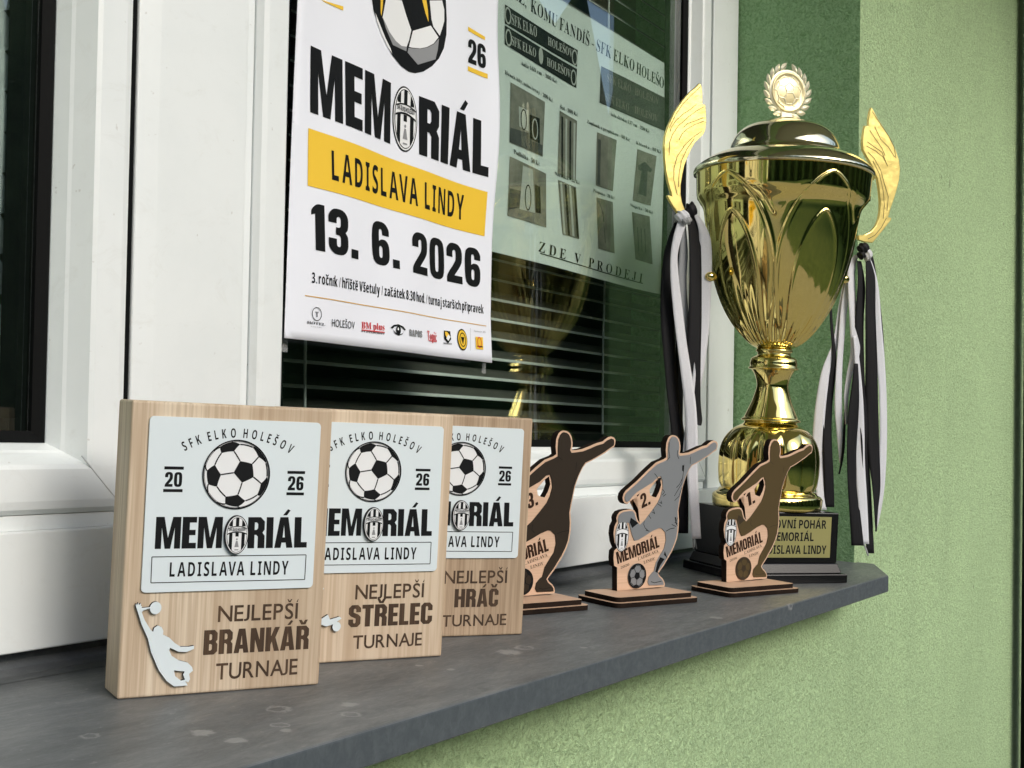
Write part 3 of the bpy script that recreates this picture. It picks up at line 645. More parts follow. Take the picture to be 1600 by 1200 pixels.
# ------------------------------------------------------------------ plywood footballer figurines
FB = basis(-19); FO = Vector((1.2841, .6643, -.1729))
def g2(*pts): return [onplane((940 + x / 4.442, 670 + y / 4.444), FO, FB) for x, y in pts]
OUT = g2((490,45),(508,48),(523,57),(535,75),(542,98),(545,125),(544,150),(540,170),(560,172),(600,165),(640,148),(690,125),(725,115),(742,100),(758,88),(775,82),(795,90),(803,105),(801,130),(795,150),(770,165),(740,190),(700,215),(660,240),(625,258),(606,285),(590,320),(578,350),(562,400),(549,460),(538,520),(530,570),(534,640),(531,700),(522,760),(505,810),(482,860),(456,905),(430,950),(405,985),(392,1005),(400,1022),(420,1040),(432,1060),(436,1082),(433,1096),(105,1128),(105,965),(85,952),(80,900),(84,850),(104,828),(88,790),(80,730),(86,680),(103,645),(100,620),(106,600),(122,578),(150,567),(180,562),(205,560),(225,568),(236,588),(240,612),(250,640),(262,655),(252,560),(243,462),(325,418),(250,470),(215,490),(200,503),(175,525),(158,518),(146,500),(143,478),(150,452),(165,430),(240,365),(320,285),(375,235),(430,212),(447,198),(443,150),(447,100),(460,65),(473,51))
# number tag joins the arm below the elbow; the gap between arm, tag and body is open
i325 = OUT.index(g2((325, 418))[0])
OUT[i325:i325 + 1] = g2((262, 450), (252, 468))
HOLE = g2((330,424),(352,395),(378,362),(402,342),(411,392),(396,440),(376,478),(356,474),(336,464))
INL = g2((490,56),(508,60),(521,72),(530,95),(534,125),(532,150),(527,172),(536,190),(565,186),(605,180),(645,163),(692,141),(728,130),(752,108),(775,96),(790,102),(793,118),(790,140),(765,158),(735,182),(697,207),(655,233),(618,252),(598,285),(580,325),(565,365),(552,405),(540,465),(528,525),(520,575),(523,640),(520,700),(511,757),(494,807),(472,855),(446,900),(420,945),(395,980),(381,1005),(392,1028),(412,1046),(423,1064),(425,1084),(325,1088),(315,1068),(322,1030),(345,1000),(358,990),(372,930),(400,880),(428,832),(441,775),(436,720),(412,692),(392,690),(345,712),(300,742),(250,772),(222,778),(208,745),(196,700),(186,655),(140,650),(112,655),(108,628),(116,602),(130,588),(155,578),(185,573),(208,573),(222,588),(228,612),(240,648),(262,668),(300,630),(345,570),(385,515),(405,470),(420,410),(416,360),(405,330),(385,335),(345,375),(290,410),(240,440),(205,475),(188,500),(172,510),(158,500),(155,478),(162,455),(175,440),(245,378),(326,298),(380,250),(432,226),(455,212),(456,150),(459,104),(470,74),(480,60))
BALLC = g2((240, 1022))[0]; BR_ = 14.6
TEXTQ = g2((108, 942), (400, 822), (95, 860)), g2((250, 918), (392, 858), (248, 897)), g2((290, 940), (368, 912), (288, 920)), g2((130, 975), (190, 950), (128, 960))
CRC = g2((138, 745))[0]; NUMQ = g2((276, 556), (338, 524), (262, 460))
def figure(x, y, num, inlay, label, lines, dark):
    bs = FB; root = empty('footballer_figurine', at(x, y), bs, label, 'figurine', 'plywood footballer figurines on the sill')
    H0 = .0113
    for nm, z0, z1, e in (('lower_base', .0003, .0055, 0), ('upper_base', .0056, .011, .006)):
        mpz = lambda u, v, w_: Vector((u / 1000, v / 1000, w_))
        link(nm, solid([rrect(-41 + e * 1000, -44 + e * 1000, 93 - e * 1000, 26 - e * 1000, 9 - e * 500)], z0, z1, mpz, 0, 1), [M['ply'], M['burn']], root)
    mp = lambda u, v, w_: Vector((u / 1000, -w_ / 1000, v / 1000 + .0003 + H0 - .0113 + .011))
    body = link('plywood_body', solid([OUT, HOLE], 0, -8.5, mp, 0, 1), [M['ply'], M['burn']], root)
    inl = link('player_inlay', solid([INL], .15, 1.0, mp, 0, 0), [inlay], root)
    if lines:
        a = Art()
        for ln in (((565,250),(562,300),(553,350),(550,380)),((550,380),(520,430),(498,468)),((556,340),(535,385),(512,410)),((550,410),(530,470),(500,500)),((463,95),(460,150),(466,200),(445,222)),((520,150),(520,190),(530,210)),((610,195),(608,245)),((385,345),(372,325),(360,312)),((415,420),(430,440),(415,460)),((420,470),(440,455)),((405,500),(412,520),(395,512)),((380,520),(408,540)),((350,560),(362,590),(345,580)),((320,600),(335,625)),((290,640),(285,665),(295,690),(312,705)),((520,620),(508,650),(520,675)),((500,690),(470,695),(440,712)),((500,650),(520,660)),((480,665),(510,680)),((372,990),(400,1010)),((335,1062),(360,1070),(410,1058)),((300,705),(325,712))):
            a.path(g2(*ln), .75, 0, 1)
        for pg in (((432,850),(452,905),(440,890),(425,875)),((400,892),(430,905),(400,950),(378,1000),(366,995),(380,930)),((196,618),(250,655),(205,690),(188,650)),((553,255),(566,255),(560,300),(552,290)),((500,615),(510,615),(514,670),(508,660)),((385,345),(408,340),(398,375),(376,440),(388,380))): a.poly([g2(*pg)], 0, 1)
        fuse(inl, a.build('drawing', [M['black']], None, lambda u, v, l: mp(u, v, 1.0 + l * .1)))
    elif dark is not None:
        a = Art()
        for ln in (((553,350),(550,380),(530,420)),((520,690),(480,698),(445,712)),((335,1062),(360,1070),(410,1058)),((565,250),(560,300)),((300,650),(295,690),(312,705)),((456,215),(480,235))): a.path(g2(*ln), .6, 0, 1)
        a.poly([g2((196,618),(250,655),(205,690),(188,650))], 0, 1)
        fuse(inl, a.build('drawing', [dark], None, lambda u, v, l: mp(u, v, 1.0 + l * .1)))
    a = Art(); a.text('MEMORIÁL', *TEXTQ[0], 1, style='block', sp=.05); a.text('LADISLAVA', *TEXTQ[1], 0, style='serif', sp=.08); a.text('LINDY', *TEXTQ[2], 0, style='serif', sp=.08); a.text('2026', *TEXTQ[3], 0, style='serif', sp=.08)
    a.text(num + '.', *NUMQ, 1, style='roundblock', sp=.08)
    fuse(body, a.build('burnt_lettering', [M['engr'], M['engr_d']], None, lambda u, v, l: mp(u, v, l * .12)))
    bd = solid([[(BALLC[0] + BR_ * math.cos(2 * math.pi * i / 40), BALLC[1] + BR_ * math.sin(2 * math.pi * i / 40)) for i in range(40)]], .15, 1.0, mp, 0, 0)
    fb = link('football_disc', bd, [inlay], root); a = Art(); draw_ball(a, BALLC, BR_, (0, .0), 90, 0, None, 1, seam=.03); a.ring(BALLC, BR_, BR_, 1.6, 0, 3)
    fuse(fb, a.build('football_print', [M['black'] if lines else (dark or M['black'])], None, lambda u, v, l: mp(u, v, 1.0 + l * .1)))
    cr = Art(); draw_crest(cr, CRC, 11.0, 18.5, 0, 1, 2, 1, text=False); cr.build('crest_print', ART_M, body, lambda u, v, l: mp(u, v, l * .12))
    return root
figure(1.2841, .6643, '2', M['steel'], 'plywood footballer figurine with silver player and number 2, between the other two', True, None)
figure(1.4736, .6085, '1', M['bronze'], 'plywood footballer figurine with bronze player and number 1, in front of the gold cup', False, M['bronze_dk'])
dF = FB[0]; figure(1.2023 - dF.x * .084 + .003, .6918 - dF.y * .084 + .004, '3', M['darkinlay'], 'plywood footballer figurine with black player and number 3, beside the darkest plaque', False, M['black'])

# ------------------------------------------------------------------ the gold cup
CBs = basis(-34.5); CO = Vector(at(1.6755, .637))
cup = empty('trophy_cup', CO, CBs, 'tall gold lidded trophy cup with winged handles on a black plinth', 'trophy cup')
pb = bmesh.new(); box(pb, (-.0815, -.0815, .0004), (.0815, .0815, .0125))
def frustum(bm, s0, s1, z0, z1):
    a = [bm.verts.new((x * s0, y * s0, z0)) for x, y in ((-1, -1), (1, -1), (1, 1), (-1, 1))]; c = [bm.verts.new((x * s1, y * s1, z1)) for x, y in ((-1, -1), (1, -1), (1, 1), (-1, 1))]
    for i in range(4): bm.faces.new((a[i], a[(i + 1) % 4], c[(i + 1) % 4], c[i]))
    bm.faces.new(c); bm.faces.new(a[::-1])
frustum(pb, .076, .0715, .0127, .026); box(pb, (-.0705, -.0705, .0262), (.0705, .0705, .095)); bmesh.ops.recalc_face_normals(pb, faces=pb.faces)
pl = link('plinth', pb, M['plinth'], cup, bevel=.0012)
lp = link('label_plate', B(((-.0655, -.0718, .034), (.0575, -.0707, .0895))), M['goldplate'], pl)
a = Art()
for t, z, x0, x1 in (('PUTOVNÍ POHÁR', 73.5, -60, 49), ('MEMORIÁL', 56.5, -42, 29), ('LADISLAVA LINDY', 39, -61, 51)): a.text(t, (x0, z), (x1, z), (x0, z + 11.6), 0, style='bold', sp=.09, xs=.62, space=.36, off=.02)
a.build('plate_lettering', [M['ink2']], lp, lambda u, v, l: Vector((u / 1000, -.07195 - l * .0001, v / 1000)))
bm = bmesh.new(); lathe(bm, [(.060, .0955), (.0745, .0958), (.0755, .099), (.0755, .111), (.0735, .114), (.0715, .1155), (.069, .1165), (.067, .1205), (.050, .121)], 96, lambda t, h, r: (.0007 * math.cos(48 * t) if .099 < h < .112 else 0))
link('foot', bm, M['gold'], cup, smooth=True, bevel=0)
bulb = smooth_prof([(.0640, .1215), (.0662, .130), (.0680, .150), (.0672, .172), (.0625, .190), (.0520, .204), (.0385, .212), (.0365, .2155)], 5)
bm = bmesh.new(); lathe(bm, bulb, 160, lambda t, h, r: .0095 * (abs(math.cos(t * 6 + .35)) ** .42 - .8) * max(0, min(1, (.206 - h) / .03)) * min(1, (h - .1215) / .01 + .2)); link('bulb', bm, M['gold'], cup, smooth=True)
stem = [(.0365, .2155), (.0410, .2165), (.0412, .2185), (.0385, .2205)] + smooth_prof([(.0375, .2215), (.0335, .231), (.0275, .245), (.0225, .262), (.0222, .270), (.0255, .281), (.0305, .2885)], 5) + [(.0345, .2895), (.0347, .2915), (.0325, .2925), (.0330, .297), (.0318, .3035), (.0280, .3065), (.0235, .3085), (.0228, .3125), (.0255, .314), (.0255, .3165), (.0235, .318)]
bm = bmesh.new(); lathe(bm, stem, 96); link('stem', bm, M['gold'], cup, smooth=True)
bp = smooth_prof([(.0238, .3182), (.0330, .3235), (.0415, .331), (.0600, .352), (.0770, .381), (.0905, .4175), (.1000, .457), (.1065, .495), (.1095, .512), (.1155, .522), (.1188, .530), (.1200, .545), (.1208, .5595)], 14)
NPET = 5
def petals(t, h, r):
    z = (h - .3182) / .24
    x = ((t / (2 * math.pi) * NPET + PPH) % 1.0) - .5          # 0 in the middle of a leaf, +-.5 between two leaves
    arc = 2 * math.pi * r / NPET
    def leaf_w(zz, wm):
        if zz <= 0 or zz >= 1: return -1
        return wm * ((zz + .12) ** .6) * ((1 - zz) ** .7) / .472
    edge = .88 - .15 * math.exp(-((abs(x) - .5) / .13) ** 2)    # lower rim of the plain band, dipping between the leaves
    e = (z - edge) / .018
    band = 1 / (1 + math.exp(-max(-30, min(30, e * 2))))
    lip = math.exp(-((z - edge) * .24 / .0022) ** 2) * .0009
    d = lip * (1 if abs(x) > .12 else 0.4)
    inside = 0.0
    for tip, wm, hg, ph in ((.965, .50, .0019, 0), (.76, .29, .0017, 0)):
        wd = leaf_w(z / tip, wm)
        if wd < 0: continue
        q = (wd - abs(x)) * arc
        fade = min(1, z / .07)
        d += hg * math.exp(-(q / .0021) ** 2) * fade
        if q > 0: inside = max(inside, min(1, q / .006))
    low = -.0026 * (1 - band) * min(1, z / .12) * (1 - .55 * inside)
    fl = .0010 * math.cos(NPET * 8 * t) * max(0, 1 - z / .40) * min(1, max(0, z) / .05)
    return low + d + fl
PPH = 0.0
_av = (Vector((1.6755, .637, 0)) * -1).normalized(); PPH = .5 - (math.atan2(_av.dot(CBs[1]), _av.dot(CBs[0])) + math.radians(33)) / (2 * math.pi) * NPET
bm = bmesh.new(); lathe(bm, bp, 600, petals); link('bowl', bm, M['gold'], cup, smooth=True)
rim = [(.1205, .5596), (.1248, .5600), (.1252, .5635), (.1238, .567), (.1170, .5735), (.1080, .5800), (.0985, .5852), (.0900, .5885), (.0800, .5915), (.0775, .594)] + smooth_prof([(.0765, .5962), (.0742, .6045), (.0680, .6165), (.0570, .6265), (.0420, .6330), (.0250, .6362), (.0185, .6368)], 5) + [(.0165, .6372), (.0160, .6405), (.0115, .6425), (.004, .6430)]
bm = bmesh.new(); lathe(bm, rim, 128); link('lid', bm, M['palegold'], cup, smooth=True)
# medallion: wreath of leaves round a disc with a football in relief, facing like the plinth
MZ = .6835
bm = bmesh.new()
def leaf(bm, cx, cz, ang, ln, wd, y0):
    a = math.radians(ang); ex, ez = math.cos(a), math.sin(a)
    prof = [(0, 0, 0), (.25, .42, .6), (.55, .5, 1), (.8, .3, .6), (1, 0, .1)]
    L, Rr, Md = [], [], []
    for s, hw, hh in prof:
        L.append(bm.verts.new((cx + ex * s * ln - ez * hw * wd, y0, cz + ez * s * ln + ex * hw * wd)))
        Rr.append(bm.verts.new((cx + ex * s * ln + ez * hw * wd, y0, cz + ez * s * ln - ex * hw * wd)))
        Md.append(bm.verts.new((cx + ex * s * ln, y0 - .0018 * hh - .0004, cz + ez * s * ln)))
    for i in range(len(prof) - 1):
        bm.faces.new((L[i], L[i + 1], Md[i + 1], Md[i])); bm.faces.new((Md[i], Md[i + 1], Rr[i + 1], Rr[i])); bm.faces.new((L[i + 1], L[i], Rr[i], Rr[i + 1]))
for sgn in (-1, 1):
    for k in range(9):
        th = -90 + sgn * (14 + k * 17.5); t = math.radians(th)
        for off, dr in ((26, .0035), (-10, -.001)):
            leaf(bm, (.0315 + dr) * math.cos(t), MZ + (.0315 + dr) * math.sin(t), th + sgn * (90 - off), .0175, .0085, -.0008)
lathe_t = 64
ring_o = [(.0345, .0009), (.0345, -.0012), (.0318, -.0022), (.0318, .0009)]
rr_ = []
for i in range(lathe_t):
    t = 2 * math.pi * i / lathe_t; rr_.append([bm.verts.new((r * math.cos(t), y, MZ + r * math.sin(t))) for r, y in ring_o])
for i in range(lathe_t):
    a_, c_ = rr_[i], rr_[(i + 1) % lathe_t]
    for k in range(4): bm.faces.new((a_[k], c_[k], c_[(k + 1) % 4], a_[(k + 1) % 4]))
box(bm, (-.010, -.002, .6425), (.010, .002, .6515))
wr = link('wreath', bm, M['silver'], cup)
bm = bmesh.new(); rings = []
for r, y in ((.0005, -.0018), (.010, -.0018), (.020, -.0018), (.0265, -.0016), (.0285, -.0036), (.0305, -.0036), (.0312, -.002), (.0312, .001)):
    rings.append([bm.verts.new((r * math.cos(2 * math.pi * i / 64), y - (.0028 * max(0, 1 - (r / .0265) ** 2) if r < .027 else 0), MZ + r * math.sin(2 * math.pi * i / 64))) for i in range(64)])
for p, q in zip(rings, rings[1:]):
    for i in range(64): bm.faces.new((p[i], p[(i + 1) % 64], q[(i + 1) % 64], q[i]))
md = link('medallion', bm, M['medal'], cup, smooth=True)
pent, seams = ball_geo((.05, .22), 0)
bm = bmesh.new()
def seam_tube(bm, pts, rad):
    prev = None
    for i, p in enumerate(pts):
        q = pts[min(i + 1, len(pts) - 1)] - pts[max(i - 1, 0)]; q.normalize(); s1 = Vector((0, 1, 0)).cross(q).normalized(); 
        ring = [bm.verts.new(p + s1 * rad * math.cos(a) + Vector((0, 1, 0)) * rad * .8 * math.sin(a)) for a in [math.radians(60 * k) for k in range(6)]]
        if prev:
            for k in range(6): bm.faces.new((prev[k], prev[(k + 1) % 6], ring[(k + 1) % 6], ring[k]))
        prev = ring
def on_medal(p): r2 = (p.x ** 2 + p.y ** 2); return Vector((p.x * .0262, -.0018 - .0028 * max(0, 1 - r2), MZ + p.y * .0262))
for s in seams + [lp + lp[:1] for lp in pent]:
    s = [on_medal(p) for p in s if p.z > .12]
    if len(s) > 1: seam_tube(bm, s, .0009)
link('football_relief', bm, M['silver'], md, smooth=True)
for o_ in (wr, md): o_.scale = (.9, .9, .9); o_.location = (0, 0, .642 * .1)
# winged handles, cut from thick plate, in the plane of the plinth face
def hz(o, *pts): return [onplane(p, CO, CBs) for p in o(*pts)]
zl = lambda *pts: [(1020 + x / 5.45, 120 + y / 5.45) for x, y in pts]
zr = lambda *pts: [(1320 + x / 5.0, 160 + y / 5.0) for x, y in pts]
WL = hz(zl, (392,55),(408,80),(416,150),(415,220),(418,240),(440,238),(446,300),(449,380),(440,455),(425,490),(390,525),(350,565),(318,620),(288,690),(262,760),(245,840),(232,920),(230,1000),(242,1070),(265,1130),(262,1180),(215,1178),(168,1110),(118,1022),(122,1008),(155,1020),(148,985),(122,900),(103,800),(93,700),(88,600),(95,510),(128,410),(180,300),(245,205),(310,130),(365,85))
WR = hz(zr, (200,40),(215,62),(250,130),(300,205),(350,290),(392,380),(415,450),(424,520),(418,600),(400,680),(375,760),(350,830),(338,880),(330,898),(358,905),(352,922),(300,990),(250,1050),(210,1098),(150,1092),(100,1072),(100,1040),(145,1035),(195,1012),(235,965),(258,910),(268,850),(270,780),(262,690),(248,600),(225,540),(195,480),(160,420),(135,375),(130,310),(140,230),(150,180),(165,190),(176,185),(180,130),(188,75))
def handle(loop, lines, w0, w1):
    bm = solid([loop], w0, w1, lambda u, v, w_: Vector((u / 1000, w_, v / 1000)), 0, 0)
    hd = link('handle', bm, M['wing'], cup, bevel=.0009, seg=2)
    a = Art()
    for ln in lines: a.path(ln, .95, 0, 1)
    a.build('handle_grooves', [M['wingline']], hd, lambda u, v, l: Vector((u / 1000, w0 - .0003, v / 1000)))
    return hd
handle(WL, [hz(zl, *p) for p in (((400,85),(330,150),(250,230),(190,320),(150,400),(132,440)),((365,235),(320,275),(250,320),(190,375),(150,430),(138,470)),((430,255),(370,290),(300,340),(210,420),(160,490),(135,560),(130,670)),((425,350),(350,380),(290,400),(245,440)),((430,380),(350,410),(280,450),(240,490),(215,540)),((410,465),(330,520),(260,590),(200,680),(172,780),(170,880),(200,1010)),((345,530),(280,620),(235,720),(215,830),(210,940)))], -.0026, .0026)
handle(WR, [hz(zr, *p) for p in (((205,75),(260,160),(330,260),(375,350),(390,440)),((225,195),(270,290),(330,350),(380,430)),((185,220),(230,290),(280,360),(305,420)),((165,310),(220,350),(280,390),(320,490)),((160,345),(230,380),(290,430),(325,500)),((170,390),(220,440),(270,530),(300,640),(330,740),(320,850)),((210,460),(260,560),(290,690),(300,800),(290,910)),((315,905),(275,980),(225,1040),(170,1070)))], -.0026, .0026)
# small studs where the handles meet the bowl
for px in ((1111, 432), (1319, 436)):
    u, v = onplane(px, CO, CBs); bm = bmesh.new(); bmesh.ops.create_uvsphere(bm, u_segments=16, v_segments=10, radius=.0065); bmesh.ops.scale(bm, verts=bm.verts, vec=(1.4, .8, 1)); bmesh.ops.translate(bm, verts=bm.verts, vec=(u / 1000, 0, v / 1000)); link('handle_stud', bm, M['gold'], cup, smooth=True)

# ------------------------------------------------------------------ ribbons tied round the handles
def ribbons(anchor_px, strands, knots, label, name='ribbon_bundle'):
    u0, v0 = onplane(anchor_px, CO, CBs); O = CO + CBs[0] * (u0 / 1000) + CBs[2] * (v0 / 1000)
    root = empty(name, O, CBs, label, 'ribbon', 'ribbons tied to the cup handles')
    for mat, off, wpx, pts in strands:
        P = smooth_prof([(p[0], p[1], (p[2] if len(p) > 2 else 1.0)) for p in pts], 6); bm = bmesh.new(); rows = []
        ph = random.uniform(0, 6)
        for i, (px, py, ws) in enumerate(P):
            u, v = onplane((px, py), CO, CBs); u -= u0; v -= v0; hw = wpx * ws * .5 * 1.24
            tw = .0016 * math.sin(i * .16 + ph); yo = off / 1000 + .0012 * math.sin(i * .23 + ph * 2)
            row = []
            for s in (-1, -.5, 0, .5, 1): row.append(bm.verts.new((u / 1000 + s * hw / 1000, yo + tw * s * (hw / 8) - .0002 * (1 - s * s), v / 1000)))
            rows.append(row)
        for a_, c_ in zip(rows, rows[1:]):
            for k in range(4): bm.faces.new((a_[k], a_[k + 1], c_[k + 1], c_[k]))
        o = link('ribbon_strand', bm, mat, root, smooth=True); sd = o.modifiers.new('thick', 'SOLIDIFY'); sd.thickness = .0004
    for mat, px, sx, sz in knots:
        u, v = onplane(px, CO, CBs); bm = bmesh.new(); bmesh.ops.create_icosphere(bm, subdivisions=3, radius=1)
        for q in bm.verts: q.co = Vector((q.co.x * sx, q.co.y * .006, q.co.z * sz)) * (1 + .18 * math.sin(7 * q.co.x + 5 * q.co.z + px[0]))
        bmesh.ops.translate(bm, verts=bm.verts, vec=((u - u0) / 1000, -.004, (v - v0) / 1000)); link('knot', bm, mat, root, smooth=True)
zL = lambda *p: [(1020 + q[0] / 2.143, 300 + q[1] / 2.143, *q[2:]) for q in p]
zR = lambda *p: [(1270 + q[0] / 2.307, 360 + q[1] / 2.307, *q[2:]) for q in p]
Wt, Bk, Gy = M['rib_w'], M['rib_k'], M['rib_g']
ribbons((1066, 338), [
    (Bk, 9, 17, zL((98,100,.6),(76,200),(62,330),(60,450),(68,560),(80,680),(94,790),(102,900),(104,1000),(106,1145))),
    (Gy, 5, 10, zL((108,110,.6),(110,200),(106,300),(112,420),(117,520,.6),(122,560,.3))),  # a white strand, its shade put into the grey colour
    (Bk, 0, 17, zL((112,60,.5),(135,95),(142,200),(140,400),(135,560),(136,690),(150,760,.7),(157,782,.2))),
    (Wt, 1, 14.5, zL((140,70,.4),(166,120,.8),(178,180),(178,300),(170,450),(155,580),(140,680),(128,790),(122,880),(121,930))),
    (Wt, -3, 13.5, zL((98,98,.8),(80,150,.7),(66,215,.6),(68,290,.8),(80,390),(94,500),(108,610),(120,720),(126,830),(130,940),(136,1050),(141,1160))),
    (Gy, 0, 1.6, zL((134,1160),(138,1195))), (Gy, -1, 1.6, zL((141,1160),(146,1195)))],
    [(Wt, (1064, 338), .010, .0075), (Bk, (1077, 330), .0085, .011), (Gy, (1069, 345), .008, .006)],
    'black and white ribbon strands hanging from the left handle of the cup')
ribbons((1350, 392), [
    (Wt, 12, 13.5, zR((140,160,.4),(124,270,.7),(104,400,.8),(68,500),(50,590),(40,700),(38,800),(44,900),(52,1010))),
    (Bk, 11, 12.5, zR((80,230,.25),(82,330,.3),(94,460,.5),(88,540,.8),(74,640),(68,760),(72,880),(77,1000))),
    (Wt, 9, 10, zR((150,130,.6),(130,260),(118,400),(108,520),(104,640),(112,760,.7),(116,840,.3))),
    (Bk, 8, 3.5, zR((148,470),(138,560),(126,680),(120,800),(108,880,.5))),
    (Bk, 2, 12, zR((170,110,.6),(176,200),(170,330),(172,450),(176,560),(184,680),(190,800),(203,980),(212,1165))),
    (Wt, 4, 12, zR((165,88,.6),(148,130),(146,220),(152,330),(158,440),(140,520,.6),(128,600,.5),(126,700,.3))),
    (Bk, -2, 16, zR((152,480,.3),(148,560,.6),(142,660),(138,800),(142,930),(150,1050),(156,1135))),
    (Wt, 0, 13.5, zR((150,380,.4),(158,480,.6),(162,600),(168,720),(170,840),(178,980),(186,1130))),
    (Bk, -1, 16, zR((198,90,.5),(206,160),(204,300),(208,460),(212,620),(218,780),(226,920,.8),(224,1010,.4),(226,1085,.15))),
    (Wt, 1, 12.5, zR((184,80,.5),(206,120,.7),(222,200),(232,330),(243,460),(253,600),(257,740),(252,880,.9),(240,990,.6),(228,1070,.2))),
    (Bk, 5, 4.2, zR((180,44),(204,58),(226,110),(242,220),(254,350),(262,470,.5))),
    (Gy, -1, 2, zR((182,1130),(196,1172)))],
    [(Bk, (1346, 388), .009, .0075), (Wt, (1353, 399), .006, .008), (Bk, (1343, 399), .006, .006)],
    'black and white ribbon strands hanging from the right handle of the cup')

# ------------------------------------------------------------------ poster outside the glass
YP = .8150
def pz(px, py, y=YP - .0062): q = aty(px, py, y); return (q.x * 1000, q.z * 1000)
def c1(x, y): return pz(430 + x / 4, y / 4)
def c2(x, y): return pz(430 + x / 4, 290 + y / 4)
def bulge(u, v):
    x = (u - 886) / 360; z = (v - 90) / 505
    return .0028 * math.sin(x * 5.5 + z * 2.0) + .0022 * math.sin(z * 9 + x * 3) * (x * .8 + .2) + .0035 * max(0, x - .9) * 10 * (.5 + .5 * math.sin(z * 14)) + .0012 * math.sin(x * 17 - z * 6) + .004 * max(0, .10 - z) * 10 * x
PXL = (870.0, 1243.5); PZL = (85.0, 596.0)
def pmap(base, amp):
    return lambda u, v, l: Vector((u / 1000, base - .0045 - amp * bulge(u, v) - (l * .00025 + (.0004 if l > 0 else 0)), v / 1000))
gridu = [PXL[0] + (PXL[1] - PXL[0]) * i / 32 for i in range(33)]; gridv = [PZL[0] + (PZL[1] - PZL[0]) * i / 34 for i in range(35)]
poster = Art(); bl_, tl_, br_, tr_ = pz(447, 528), pz(463, 0), pz(768, 567), pz(781, 0)
up = lambda a, c: (a[0] + (c[0] - a[0]) * (590 - a[1]) / (c[1] - a[1]), 590)
poster.poly([[bl_, br_, up(br_, tr_), up(bl_, tl_)]], 0, 0)
pm = pmap(YP, 1.0)
po = poster.build('poster', [M['paper']], None, pm, [(0, gridu), (1, gridv)]); sd = po.modifiers.new('thick', 'SOLIDIFY'); sd.thickness = .0002; sd.offset = 0
for p in po.data.polygons: p.use_smooth = True
lab(po, 'white tournament poster with yellow band and bold black lettering taped to the glass', 'poster')
K, W, Y, O_, G, Rd = 0, 1, 2, 3, 4, 5
a = Art()
for q in (((1212,165),(1320,228),(1320,250),(1212,190)), ((1210,412),(1330,462),(1330,492),(1210,440)), ((283,0),(425,40),(425,66),(300,10))): a.poly([[c1(*p) for p in q]], Y, 1)
a.text('26', c1(1212, 388), c1(1322, 432), c1(1212, 236), K, 1, style='roundblock', sp=.08)
a.text('20', c1(283, -190), c1(420, -130), c1(283, -20 - 300), K, 1, style='roundblock', sp=.08)
a.poly([[c1(x, y) for x, y in ((600,-10),(612,70),(640,160),(690,265),(740,345),(800,410),(850,445),(890,455),(940,445),(990,412),(1030,365),(1060,300),(1076,215),(1080,120),(1078,0),(1060,-120),(1000,-230),(900,-300),(800,-310),(700,-250),(630,-140))]], K, 1)
for q, m in ((((690,-5),(800,0),(830,90),(865,185),(850,250),(835,290),(800,285),(760,255),(715,200),(668,110)), W), (((668,110),(715,200),(760,255),(800,285),(835,290),(832,318),(740,280),(690,180)), G), (((875,190),(985,158),(1010,200),(1028,232),(1000,270),(960,292),(920,300),(870,295),(850,290)), W), (((846,296),(870,300),(920,303),(962,295),(1000,274),(1030,240),(1022,310),(1008,370),(905,402),(840,325)), G), (((982,0),(1055,0),(1066,60),(1064,130),(1050,180),(1036,222),(1000,165),(990,120)), W), (((620,80),(650,150),(690,240),(725,300),(738,335),(700,285),(655,200),(630,130)), W), (((655,-5),(672,-5),(668,50),(660,100),(655,80)), Y), (((936,-5),(962,-5),(970,60),(972,135),(955,80)), Y), (((1020,290),(1008,350),(960,378),(1000,372)), W)):
    a.poly([[c1(*p) for p in q]], m, 2 if m != G else 3)
a.text('MEM', c1(220, 700), c1(735, 897), c1(220, 285), K, 1, style='block', sp=.07); a.text('RIÁL', c1(916, 962), c1(1333, 1107), c1(914, 597), K, 1, style='block', sp=.06)
cc = c1(827, 742); e = c1(905, 770); t_ = c1(820, 527); draw_crest(a, cc, abs(e[0] - cc[0]) * .98, abs(t_[1] - cc[1]) * .97, K, W, G, 1)
a.poly([[pz(482, 200), pz(763, 300), pz(760.5, 369), pz(480.5, 290)]], Y, 1)
a.text('LADISLAVA LINDY', pz(516, 281), pz(731, 344), pz(516, 235), K, 2, style='bold', sp=.17, xs=.52, space=.5)
a.text('13. 6. 2026', c2(222, 398), c2(1300, 640), c2(220, 105), K, 1, style='roundblock', sp=.10, space=.36)
a.text('3. ročník / hřiště Všetuly / začátek 8:30 hod. / turnaj starších přípravek', c2(222, 607), c2(1316, 800), c2(222, 542), K, 1, sp=.11, xs=.50, style='bold', space=.24)
a.line(c2(182, 687), c2(1328, 877), .9, O_, 1)
T = lambda s, x0, y0, x1, y1, h, m, **k: a.text(s, c2(x0, y0), c2(x1, y1), c2(x0, y0 - h), m, 2, **k)
q = c2(249, 803); a.ring(q, 6.6, 6.6, .7, K, 2); T('T', 240, 820, 259, 822, 32, K, style='serif', off=-.05); T('HOTEL', 193, 862, 298, 877, 16, K, style='serif'); T('HOTEL', 215, 882, 280, 891, 5, G)
T('HOLEŠOV', 340, 880, 486, 897, 46, K, xs=.6, off=-.02, sp=.12)
T('BM plus', 530, 893, 668, 905, 42, Rd, style='serif'); a.line(c2(530, 902), c2(668, 918), 1.0, Rd, 2); T('STAVEBNINY', 528, 914, 668, 932, 9, K, style='bold')
eye = [c2(x, y) for x, y in ((705, 888), (722, 872), (752, 866), (782, 880), (800, 902), (790, 905), (778, 890), (752, 876), (728, 882), (716, 895))]; a.poly([eye], K, 2)
